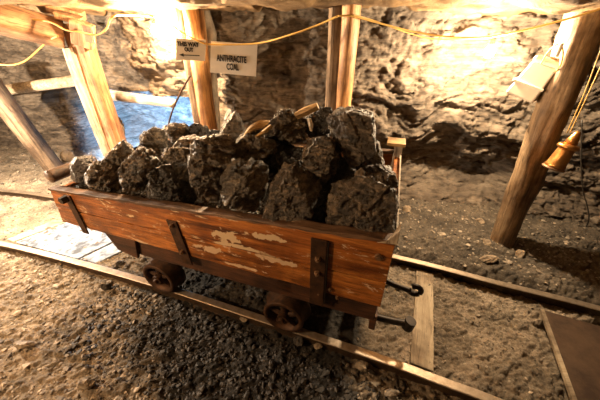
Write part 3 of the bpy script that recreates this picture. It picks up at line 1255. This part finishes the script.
cl([(260, 216), (271, 190), (279, 163), (297, 166), (318, 180), (318, 192), (308, 222), (282, 222)], 1.08, .085, 'coal', 'big slanted slab-like lump right of the pale-faced block', sub=6)
cl([(303, 153), (312, 140), (324, 136), (337, 145), (339, 158), (331, 178), (318, 180), (304, 170)], 1.28, .10, 'coal', 'rounded egg-like lump above the gap right of the slanted slab', sub=6)
cl([(266, 133), (272, 120), (284, 112), (298, 115), (306, 126), (304, 140), (286, 145), (270, 142)], 1.48, .10, 'coal', 'crumbly glinting lump on top of the heap between the two wood chips', rough=1.5, sub=6)
cl([(304, 118), (314, 110), (330, 110), (336, 124), (330, 136), (312, 136)], 1.62, .10, 'coaldark', 'dark lump at the top behind the big boulder, touching its left')
cl([(330, 116), (338, 108), (358, 108), (373, 113), (375, 134), (366, 158), (354, 166), (344, 158), (334, 140)], 1.40, .13, 'coal', 'largest boulder of coal crowning the right side of the heap', sub=6, rough=.7)
cl([(324, 205), (334, 186), (358, 180), (382, 183), (396, 190), (395, 222), (388, 235), (360, 236), (328, 226)], 1.12, .115, 'coal', 'wide black block filling the right front corner of the cart', sub=6)
cl([(362, 180), (366, 167), (382, 165), (394, 172), (395, 186), (384, 190), (366, 188)], 1.42, .085, 'coal', 'squat lump against the right end board, behind the corner block')
cl([(366, 160), (372, 140), (379, 142), (384, 160), (386, 168), (372, 172)], 1.60, .07, 'coalpale', 'thin pale-edged lump leaning behind the right side of the big boulder')
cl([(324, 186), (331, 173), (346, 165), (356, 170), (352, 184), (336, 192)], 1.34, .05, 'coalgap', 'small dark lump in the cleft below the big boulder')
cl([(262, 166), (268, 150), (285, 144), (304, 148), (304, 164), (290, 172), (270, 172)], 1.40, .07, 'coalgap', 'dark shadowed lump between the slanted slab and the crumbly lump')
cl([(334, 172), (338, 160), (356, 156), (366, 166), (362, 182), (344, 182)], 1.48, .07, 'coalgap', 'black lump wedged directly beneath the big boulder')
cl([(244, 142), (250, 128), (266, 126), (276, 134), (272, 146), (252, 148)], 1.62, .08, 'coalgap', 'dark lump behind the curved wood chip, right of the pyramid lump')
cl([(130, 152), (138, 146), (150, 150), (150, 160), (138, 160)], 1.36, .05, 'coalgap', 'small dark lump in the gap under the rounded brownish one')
cl([(355, 180), (357, 172), (361, 167), (364, 172), (363, 181), (358, 183)], 1.20, .015, 'boulder', 'tiny pale stone chip standing on the right corner block', facets=3)

# far-side lumps that fill the back of the heap
for k_, (px_, py_, c_, w_, lab) in enumerate([(214, 140, 1.85, 15, 'half-hidden lump at the back between bright post and pyramid lump'), (346, 126, 1.8, 16, 'half-hidden lump in the back row behind the largest boulder')]):
    cl([(px_ - w_, py_), (px_ - w_ * .5, py_ - w_ * .6), (px_ + w_ * .5, py_ - w_ * .55), (px_ + w_, py_), (px_ + w_ * .6, py_ + w_ * .7), (px_ - w_ * .6, py_ + w_ * .7)], c_, .1, 'coaldark', lab)

# wood splinters on the heap
def splinter(pts, wds, c, label, mat='chipwood', th=.008):
    q_ = [PC(x, y, cc) for (x, y), cc in zip(pts, c)]
    path = catmull(q_, 6)
    n = len(path)
    bm = bmesh.new()
    rings = []
    for i, p in enumerate(path):
        t = i / (n - 1)
        wv = np.interp(t, np.linspace(0, 1, len(wds)), wds)
        d = (path[min(i + 1, n - 1)] - path[max(i - 1, 0)]).normalized()
        s = d.cross(Vector((.25, -.5, .8))).normalized()
        u = s.cross(d)
        rings.append([bm.verts.new(p + s * a * wv + u * b * th) for a, b in ((-1, -1), (1, -1), (1, 1), (0, 1.6), (-1, .8))])
    for A, B in zip(rings, rings[1:]):
        for k in range(5):
            bm.faces.new((A[k], A[(k + 1) % 5], B[(k + 1) % 5], B[k]))
    bm.faces.new(rings[0][::-1]); bm.faces.new(rings[-1])
    bmesh.ops.recalc_face_normals(bm, faces=bm.faces)
    return tag(bm_obj('wood_chip', bm, mat), label, 'wood chip', 'wood chips on the coal heap')


splinter([(243, 139), (251, 129), (262, 124), (272, 123)], [.004, .014, .024, .012], [1.27, 1.3, 1.36, 1.38], 'curved yellowish wood chip lying on coal, left of the crumbly lump')
splinter([(256, 137), (264, 132), (271, 126)], [.004, .010, .008], [1.27, 1.29, 1.33], 'small yellowish wood splinter beside the curved chip')
splinter([(296, 116), (306, 111), (318, 106)], [.012, .018, .012], [1.36, 1.37, 1.38], 'straight wooden stick end pointing up right beside the big boulder', th=.014)
splinter([(309, 119), (311, 125), (311, 131)], [.008, .010, .003], [1.36, 1.36, 1.36], 'short pale wood sliver hanging below the straight stick', 'palewood')


# ------------------------------------------------------------------ timber supports
ZC = 1.86
# left post
lb = P(127, 168, 2.95); lb.z = -.12
lt = P(76, 24, 2.85)
post = empty('timber_post', lb)
tag(post, 'thick squared post on the left with white lit edge, holding the overhead log', 'timber post')
pm = rough_log('shaft', Vector((0, 0, 0)), lt - lb, .092, .095, 'beamwood', post, 3, 28, 60, .07, .8, .9)
# pale strip added to paint the bright light on its left face
bd = rough_log('lit_face_strip', Vector((-.10, -.05, .03)), lt - lb + Vector((-.08, -.05, -.18)), .055, .055, 'palewood', post, 9, 20, 40, .1, .8, .7)
bd['label'] = 'pale strip added up the left face to paint its bright light'

hb = P(64, 37, 2.78)
beam = rough_log('overhead_log', P(-40, 8, 2.45), P(64, 35, 2.78), .125, .115, 'beamwood', None, 5, 32, 60, .14)
tag(beam, 'thick horizontal log running from the top left edge to the left post', 'log')


def slat(name, a, b, wd, th, mat, label, cat, group=None, up=Vector((0, -.3, 1))):
    a, b = Vector(a), Vector(b)
    d = b - a
    L = d.length
    d.normalize()
    s = up.cross(d).normalized()
    u = d.cross(s)
    bm = bmesh.new()
    box(bm, 0, L, -th / 2, th / 2, -wd / 2, wd / 2)
    o = bm_obj(name, bm, mat, None, False, .005)
    m = Matrix((d, s, u)).transposed().to_4x4()
    m.translation = a
    o.matrix_world = m
    return tag(o, label, cat, group)


slat('wedge_board', P(48, 6, 2.84), P(84, 17, 2.9), .075, .10, 'beamwood', 'short wedge board lying on top of the left post', 'board')
slat('wedge_board', P(56, 14, 2.74), P(83, 21, 2.78), .05, .09, 'beamwood', 'narrow split board under the top wedge of the left post', 'board')
slat('cap_block', P(72, 30, 2.72), P(94, 38, 2.76), .19, .10, 'beamwood', 'square block nailed at the head of the left post', 'block')
slat('cap_block', P(84, 33, 2.66), P(94, 36, 2.67), .13, .02, 'greywood', 'small grey plate on the block at the left post head', 'plate')

# leaning prop far left
a = P(56, 168, 3.35); a.z = -.08
prop = rough_log('leaning_prop', a, P(-16, 76, 3.15), .095, .10, 'greywood', None, 21, 28, 50, .08, .6, .4)
tag(prop, 'brown plank-like prop leaning at the far left edge', 'timber prop')
hl = rough_log('horizontal_log', P(-30, 95, 3.7), P(80, 80, 3.6), .06, .07, 'palewoodx', None, 31, 24, 60, .1)
tag(hl, 'pale horizontal log spanning behind the left post to the left edge', 'log')
hl2 = rough_log('horizontal_log', P(92, 93, 3.22), P(174, 103, 2.84), .058, .045, 'whitewood', None, 33, 24, 60, .1)
tag(hl2, 'white horizontal log right of the left post above the blue-lit rock', 'log')
# rock pillar edge between post and blue wall
rp = lump('rock_pillar', [(104, 92), (116, 92), (121, 106), (123, 128), (128, 160), (104, 160), (100, 120)], 0, .10, 77, 'boulder', 'narrow brown rock standing right behind the left post', 'rock', None, ctr=lambda x, y: P(x, y, 3.15))
rp.name = 'upright_rock'

# bright post left of centre
pb = P(209, 150, 2.66); pb.z = -.10
pt = P(187, -14, 2.66)
cpost = empty('timber_post', pb)
tag(cpost, 'round post behind the white signs with orange lit front', 'timber post')
rough_log('shaft', Vector((.02, 0, 0)), pt - pb + Vector((.02, 0, 0)), .075, .085, 'postwood', cpost, 41, 32, 80, .1)
sp = rough_log('side_slab', Vector((-.07, -.03, 0)), pt - pb + Vector((-.06, -.03, 0)), .055, .06, 'greywood', cpost, 43, 20, 60, .1, .5)
sp['label'] = 'darker slab along the left side'
# bumpy rock rib right of the post
rib = rough_log('rock_rib', P(216, 150, 2.76), P(205, 10, 2.78), .05, .06, 'boulder', None, 47, 24, 160, .75)
tag(rib, 'rough bumpy rock rib right beside the sign post', 'rock')

# centre post
mb = P(337, 130, 2.33); mb.z = -.03
mt = P(345, -8, 2.33)
mpost = empty('timber_post', mb)
tag(mpost, 'upright split post in the middle behind the largest coal boulder', 'timber post')
rough_log('shaft', Vector((.035, 0, 0)), mt - mb + Vector((.05, 0, 0)), .062, .07, 'postwood', mpost, 51, 28, 80, .12)
sp = rough_log('split_board', Vector((-.055, .02, 0)), mt - mb + Vector((-.045, .02, -.01)), .052, .06, 'greywood', mpost, 53, 20, 60, .08, .6)
sp['label'] = 'paler flat half on the left'

# right leaning log
rb = G(500, 243, -.02)
rt = P(592, 8, 1.95)
rt.z = 1.80
rl = empty('timber_post', rb)
tag(rl, 'thick stripped round log post on the right, wall box hung at its left', 'timber post')
rough_log('shaft', Vector((0, 0, 0)), rt - rb, .088, .112, 'logwood', rl, 61, 40, 110, .22)

# ------------------------------------------------------------------ cables
def cable(name, pts, r, mat, label, cat, group=None, n=8):
    path = catmull([P(*p) for p in pts], 8)
    base = path[0].copy()
    bm = bmesh.new()
    tube(bm, [p - base for p in path], r, n)
    o = bm_obj(name, bm, mat, None, True)
    o.location = base
    return tag(o, label, cat, group)


cable('cable', [(-30, 6, 2.25), (0, 14, 2.5), (30, 19, 2.6), (50, 22, 2.6), (66, 30, 2.58), (80, 32, 2.58), (96, 35, 2.62), (106, 29, 2.5), (112, 17, 2.3), (128, 15, 2.5), (150, 16, 2.61), (160, 18, 2.61), (178, 30, 2.5), (200, 42, 2.48), (214, 44.5, 2.50), (257, 43.5, 2.47), (290, 35, 2.36), (318, 25, 2.3), (338, 16, 2.22)],
      .0065, 'cable', 'yellow cable sagging from the left log past the lamp and signs to the centre post', 'cable')
cable('cable', [(338, 16, 2.22), (352, 16, 2.21), (375, 22, 2.25), (410, 31, 2.28), (440, 36, 2.26), (470, 38, 2.22), (490, 37, 2.18), (520, 31, 2.0), (560, 21, 1.85), (600, 9, 1.75), (640, -6, 1.7)],
      .006, 'cable', 'yellow cable running from the centre post past the right lamp to the right edge', 'cable')
cable('cable', [(352, 15, 2.2), (372, 20, 2.28), (405, 32, 2.34), (430, 38.5, 2.34), (460, 39, 2.28), (488, 38, 2.2)], .004, 'cable', 'second thin cable looping just below the first near the right lamp', 'cable')
cable('cable', [(-10, 63, 2.6), (10, 65, 2.62), (25, 61, 2.64), (38, 50, 2.66), (48, 41, 2.66), (58, 36, 2.62)], .0065, 'cable', 'loose yellow cable hanging under the overhead log at the left', 'cable')
cable('rope', [(190, 76, 2.5), (181, 92, 2.6), (172, 112, 2.66), (166, 135, 2.7)], .008, 'rust', 'dark rope slanting down left from the sign post', 'rope')


def bulb(loc, label, r=.032):
    root = empty('light_bulb', loc)
    tag(root, label, 'light bulb', 'bare bulbs hanging on the yellow cable')
    bm = bmesh.new()
    prof = [(.0, -.05), (.018, -.047), (.030, -.03), (.033, -.012), (.028, .008), (.016, .026), (.013, .034)]
    n = 24
    rings = []
    for rr, z in prof[1:]:
        rings.append([bm.verts.new((rr * math.cos(2 * math.pi * k / n), rr * math.sin(2 * math.pi * k / n), z)) for k in range(n)])
    t0 = bm.verts.new((0, 0, prof[0][1]))
    for k in range(n):
        bm.faces.new((t0, rings[0][(k + 1) % n], rings[0][k]))
    for A, B in zip(rings, rings[1:]):
        for k in range(n):
            bm.faces.new((A[k], A[(k + 1) % n], B[(k + 1) % n], B[k]))
    g = bm_obj('glass', bm, 'bulb', root, True)
    bm = bmesh.new()
    cyl(bm, (0, 0, .032), (0, 0, .075), .016, .018, 18)
    bm_obj('socket', bm, 'wire', root)
    return g


def lit_glass():
    """frosted lit glass that lets the filament's light through"""
    t = NT('lit_frosted_glass')
    nt = t.t
    e = t.n('ShaderNodeEmission')
    e.inputs[0].default_value = (1.0, .86, .62, 1)
    e.inputs[1].default_value = 45
    tr = t.n('ShaderNodeBsdfTransparent')
    ad = t.n('ShaderNodeAddShader')
    t.l(e.outputs[0], ad.inputs[0]); t.l(tr.outputs[0], ad.inputs[1])
    t.l(ad.outputs[0], nt.nodes['Material Output'].inputs[0])
    return t.m


GLASS = lit_glass()
for loc, lab in ((LAMP_LEFT, 'glowing bulb left of the sign post'), (LAMP_RIGHT, 'glowing bulb in front of the right rock wall')):
    g = bulb(loc, lab)
    g.data.materials[0] = GLASS


# ------------------------------------------------------------------ signs
def sign(name, tl, tr, br, bl, Y, lines, label, arrow=False, cloth=False):
    q_ = [P(*p, yy) for p, yy in zip((tl, tr, br, bl), Y)]
    base = (q_[2] + q_[3]) / 2
    X = ((q_[1] - q_[0]) + (q_[2] - q_[3])).normalized()
    Zv = ((q_[0] - q_[3]) + (q_[1] - q_[2])).normalized()
    Nv = Zv.cross(X).normalized()      # away from the camera
    Zv = X.cross(Nv)
    Mx = Matrix((X, Nv, Zv)).transposed().to_4x4()
    Mx.translation = base
    root = empty(name, base)
    root.matrix_world = Mx
    tag(root, label, 'sign', 'white lettered signs on the cable')
    inv = Mx.inverted()
    lq = [inv @ p for p in q_]
    wd = (lq[1].x - lq[0].x)
    bm = bmesh.new()
    nx, nz = 16, 10
    gr = []
    for i in range(nx + 1):
        row = []
        for j in range(nz + 1):
            u, v = i / nx, j / nz
            p = (lq[3] * (1 - u) + lq[2] * u) * (1 - v) + (lq[0] * (1 - u) + lq[1] * u) * v
            p.y = (.004 * math.sin(u * 5) * (1 - v) if cloth else 0)
            row.append(p)
        gr.append(row)
    F = [[bm.verts.new(p) for p in r] for r in gr]
    Bk = [[bm.verts.new(p + Vector((0, .008, 0))) for p in r] for r in gr]
    for i in range(nx):
        for j in range(nz):
            bm.faces.new((F[i][j], F[i + 1][j], F[i + 1][j + 1], F[i][j + 1]))
            bm.faces.new((Bk[i][j], Bk[i][j + 1], Bk[i + 1][j + 1], Bk[i + 1][j]))
    for i in range(nx):
        bm.faces.new((F[i][0], Bk[i][0], Bk[i + 1][0], F[i + 1][0]))
        bm.faces.new((F[i][nz], F[i + 1][nz], Bk[i + 1][nz], Bk[i][nz]))
    for j in range(nz):
        bm.faces.new((F[0][j], F[0][j + 1], Bk[0][j + 1], Bk[0][j]))
        bm.faces.new((F[nx][j], Bk[nx][j], Bk[nx][j + 1], F[nx][j + 1]))
    bmesh.ops.recalc_face_normals(bm, faces=bm.faces)
    bm_obj('board', bm, 'sign', root)
    hgt = lq[0].z - lq[3].z
    for txt, cx, fz, fs, fw in lines:
        cz = hgt * fz
        size = hgt * fs / .7
        sx = 1
        cu = bpy.data.curves.new('lettering', 'FONT')
        cu.body = txt
        cu.size = size
        cu.align_x = 'CENTER'
        cu.align_y = 'CENTER'
        cu.extrude = .001
        cu.offset = .0022
        tmp = bpy.data.objects.new('tmp', cu)
        COL.objects.link(tmp)
        bpy.context.view_layer.update()
        me = bpy.data.meshes.new_from_object(tmp.evaluated_get(bpy.context.evaluated_depsgraph_get()))
        bpy.data.objects.remove(tmp)
        to = link('lettering', me)
        me.materials.clear()
        me.materials.append(M['ink'])
        xs_ = [v.co.x for v in me.vertices]
        sx = wd * fw / (max(xs_) - min(xs_))
        to.parent = root
        to.location = (cx, -.007, cz)
        to.rotation_euler = (math.pi / 2, 0, 0)
        to.scale = (sx, 1, 1)
    if arrow:
        bm = bmesh.new()
        z0, x0, x1 = arrow[0] * hgt, arrow[1] * wd, arrow[2] * wd
        h = .006
        box(bm, x0 + .02, x1, -.009, -.001, z0 - h / 2, z0 + h / 2)
        v = [bm.verts.new(c) for c in ((x0, -.009, z0), (x0 + .035, -.009, z0 - .012), (x0 + .035, -.009, z0 + .012), (x0, -.001, z0), (x0 + .035, -.001, z0 - .012), (x0 + .035, -.001, z0 + .012))]
        for f in ((0, 1, 2), (5, 4, 3), (0, 3, 4, 1), (1, 4, 5, 2), (2, 5, 3, 0)):
            bm.faces.new([v[i] for i in f])
        bmesh.ops.recalc_face_normals(bm, faces=bm.faces)
        bm_obj('arrow', bm, 'ink', root)
    return root, wd, lq


s1, wd1, lq1 = sign('direction_sign', (176, 38), (206, 40), (205, 61), (176, 60), (2.47, 2.5, 2.5, 2.47),
     [('THIS WAY', 0, .74, .19, .74), ('OUT', 0, .50, .17, .30)], 'small white sign reading THIS WAY OUT with a left arrow', (.25, -.36, .34))
s2, wd2, lq2 = sign('coal_sign', (211, 41), (257.5, 44.5), (256, 76.5), (210, 72.5), (2.52, 2.52, 2.52, 2.52),
     [('ANTHRACITE', -.005, .50, .20, .66), ('COAL', .0, .24, .20, .27)], 'larger white sign reading ANTHRACITE COAL hanging on the yellow cable', False, True)
print('SIGN', wd1, lq1[0].z, wd2, lq2[0].z)

# ------------------------------------------------------------------ wall box, lantern, hanging wire
bxc = P(534, 80, 2.0)
bx = empty('wall_box', bxc, -.5)
tag(bx, 'cream white electrical box hanging left of the right log post', 'electrical box')
bx.rotation_euler = (.0, .28, -.85)
bx.scale = (.85, .85, 1.1)
bm = bmesh.new()
box_pts(bm, [(-.115, -.07, -.11), (.105, -.07, -.11), (.105, .07, -.11), (-.115, .07, -.11), (-.085, -.06, .09), (.095, -.06, .09), (.095, .06, .09), (-.085, .06, .09)])
bm_obj('housing', bm, 'boxm', bx, False, .012)
bm = bmesh.new()
box(bm, -.09, .10, -.065, .065, .091, .125)
bm_obj('lid', bm, 'boxm', bx, False, .015)
bm = bmesh.new()
box(bm, -.122, .112, -.078, .078, -.035, -.02)
bm_obj('seam_band', bm, 'boxm', bx, False, .003)
cable('hanging_wire', [(541, 64, 1.95), (548, 52, 1.9), (556, 45, 1.85), (562, 45, 1.84)], .004, 'cable', 'wire looping from the box up to the log', 'wire')
cable('hanging_wire', [(552, 76, 1.93), (560, 66, 1.86), (563, 55, 1.84), (562, 45, 1.84)], .004, 'cable', 'wire at the right side of the box', 'wire')
lk = P(559, 50, 1.82)
bm = bmesh.new()
cyl(bm, (0, 0, -.035), (0, 0, .035), .012, .012, 14)
o = bm_obj('insulator', bm, 'boxm'); o.location = lk
tag(o, 'tiny white tube insulator hanging above the box', 'insulator')

# copper lamp on lines
LP = P(566, 150, 1.62)
ln = empty('miners_lamp', LP)
tag(ln, 'small copper lamp hung on two lines at the right edge', 'lamp')
ln.rotation_euler = (0, .16, 0)
ln.scale = (1.05, 1.05, 1.35)


def lathe(name, prof, mat, parent, n=32):
    bm = bmesh.new()
    rings = [[bm.verts.new((r * math.cos(2 * math.pi * k / n), r * math.sin(2 * math.pi * k / n), z)) for k in range(n)] for r, z in prof]
    for A, B in zip(rings, rings[1:]):
        for k in range(n):
            bm.faces.new((A[k], A[(k + 1) % n], B[(k + 1) % n], B[k]))
    bm.faces.new(rings[0][::-1]); bm.faces.new(rings[-1])
    bmesh.ops.recalc_face_normals(bm, faces=bm.faces)
    o = bm_obj(name, bm, mat, parent, True)
    return o


lathe('body', [(.052, -.085), (.056, -.078), (.050, -.07), (.046, -.03), (.042, .0), (.040, .008)], 'copper', ln)
lathe('collar', [(.050, .008), (.056, .014), (.052, .024), (.036, .03)], 'copper', ln)
lathe('cap', [(.034, .03), (.026, .055), (.016, .08), (.008, .09)], 'copper', ln)
lathe('base_rim', [(.060, -.096), (.062, -.09), (.058, -.086)], 'bolt', ln)
for k_, (x1_, dx_) in enumerate(((604, 0), (612, 6))):
    cable('hanging_line', [(567 + dx_ * .5, 133, 1.62), (585 + dx_ * .7, 92, 1.62), (x1_, 42, 1.64), (x1_ + 22, -5, 1.66)], .003, 'cable', ('left' if k_ == 0 else 'right') + ' one of the two thin lines holding the copper lamp', 'line', 'lines holding the copper lamp')
cable('hook_wire', [(582, 120, 2.2), (581, 160, 2.15), (583, 190, 2.1), (587, 205, 2.08), (589, 218, 2.05), (586, 228, 2.05)], .005, 'wire', 'thin dark wire hanging down the rock wall at the far right', 'wire')

# blue work lamp hidden low behind the left post
bl = empty('floor_lamp', LAMP_BLUE)
tag(bl, 'small blue lamp low behind the left post', 'lamp')
g = lathe('glass', [(.03, -.02), (.035, 0), (.03, .02)], 'blueglass', bl)
GB = GLASS.copy(); GB.name = 'lit_blue_glass'
for nd in GB.node_tree.nodes:
    if nd.type == 'EMISSION':
        nd.inputs[0].default_value = (.3, .55, 1, 1); nd.inputs[1].default_value = 6
g.data.materials[0] = GB
bm = bmesh.new()
cyl(bm, (0, 0, -.70), (0, 0, -.03), .012, .012, 12)
cyl(bm, (0, 0, -.72), (0, 0, -.69), .09, .07, 20)
bm_obj('stand', bm, 'wire', bl)

# ------------------------------------------------------------------ loose stones one could count
def gstone(px, py, w_, h_, z, mat, label, seed, kind='stone', grp='larger loose stones on the ground', asp=1.0):
    poly = []
    rs = np.random.RandomState(seed)
    for k in range(7):
        t = 2 * math.pi * k / 7 + rs.uniform(-.2, .2)
        poly.append((px + w_ / 2 * math.cos(t), py - h_ / 2 * math.sin(t)))
    dist = (G(px, py, z) - Vector(CAM)).length
    o = lump(kind, poly, 0, w_ / 2 * dist / FPX * .55, seed, mat, label, 'stone', grp, sub=4, ctr=lambda x, y: G(x, y, z), facets=4, rough=.7)
    return o


ST = [(67, 156, 16, 13, .08, 'boulder', 'orange-brown stone by the foot of the leaning prop'),
      (441, 234, 10, 4, .0, 'gravel', 'small flat stone on the rubble bank nearer the cart'),
      (489, 259, 21, 8, .0, 'boulder', 'long flat pale stone below the foot of the right log'),
      (520, 254, 12, 9, .0, 'boulder', 'rounded stone on the bank just right of the long flat one'),
      (487, 243, 9, 8, .0, 'boulder', 'reddish stone touching the foot of the right log on its left'),
      (407, 209, 9, 8, .02, 'boulder', 'pale upright stone near the wall just right of the cart'),
      (480, 221, 9, 6, .02, 'boulder', 'stone on the bank left of the right log, near the wall'),
      (120, 263, 9, 5, -.05, 'coal', 'black coal piece lying beside the near rail left of the wheel'),
      (25, 345, 20, 8, -.07, 'gravel', 'large flat flake in the lower left gravel'),
      (86, 384, 18, 9, -.07, 'gravel', 'pointed flake at the bottom edge left of centre'),
      (106, 287, 11, 6, -.06, 'darkgravel', 'dark pebble just in front of the near rail at the left'),
      (244, 318, 9, 8, -.05, 'boulder', 'pale stone in the dark before the near rail, left of the right wheel'),
      (299, 341, 11, 11, -.05, 'darkgravel', 'brownish stone in the dark just below the right wheel'),
      (318, 346, 9, 8, -.05, 'boulder', 'small pale stone right of the brownish one below the right wheel'),
      (361, 365, 14, 8, -.06, 'gravel', 'stone at the shadow edge under the near rail'),
      (392, 393, 18, 8, -.06, 'gravel', 'flat stone at the bottom edge near the sleeper end')]
for k_, s_ in enumerate(ST):
    gstone(*s_[:5], s_[5], s_[6], 300 + k_)

# ------------------------------------------------------------------ dusty air
def haze():
    bm = bmesh.new()
    box(bm, -7.8, 6.3, -1.4, 5.5, -.3, 2.2)
    o = bm_obj('dusty_air', bm, None)
    m = bpy.data.materials.new('dusty_air')
    m.use_nodes = True
    nt = m.node_tree
    nt.nodes.remove(nt.nodes['Principled BSDF'])
    v = nt.nodes.new('ShaderNodeVolumeScatter')
    v.inputs['Color'].default_value = (1, .93, .82, 1)
    v.inputs['Density'].default_value = HAZE
    v.inputs['Anisotropy'].default_value = .35
    nt.links.new(v.outputs[0], nt.nodes['Material Output'].inputs['Volume'])
    o.data.materials.append(m)
    tag(o, 'thin dusty haze filling the tunnel around the lamps', 'haze', None, 'stuff')


HAZE = 0.0
if HAZE:
    haze()
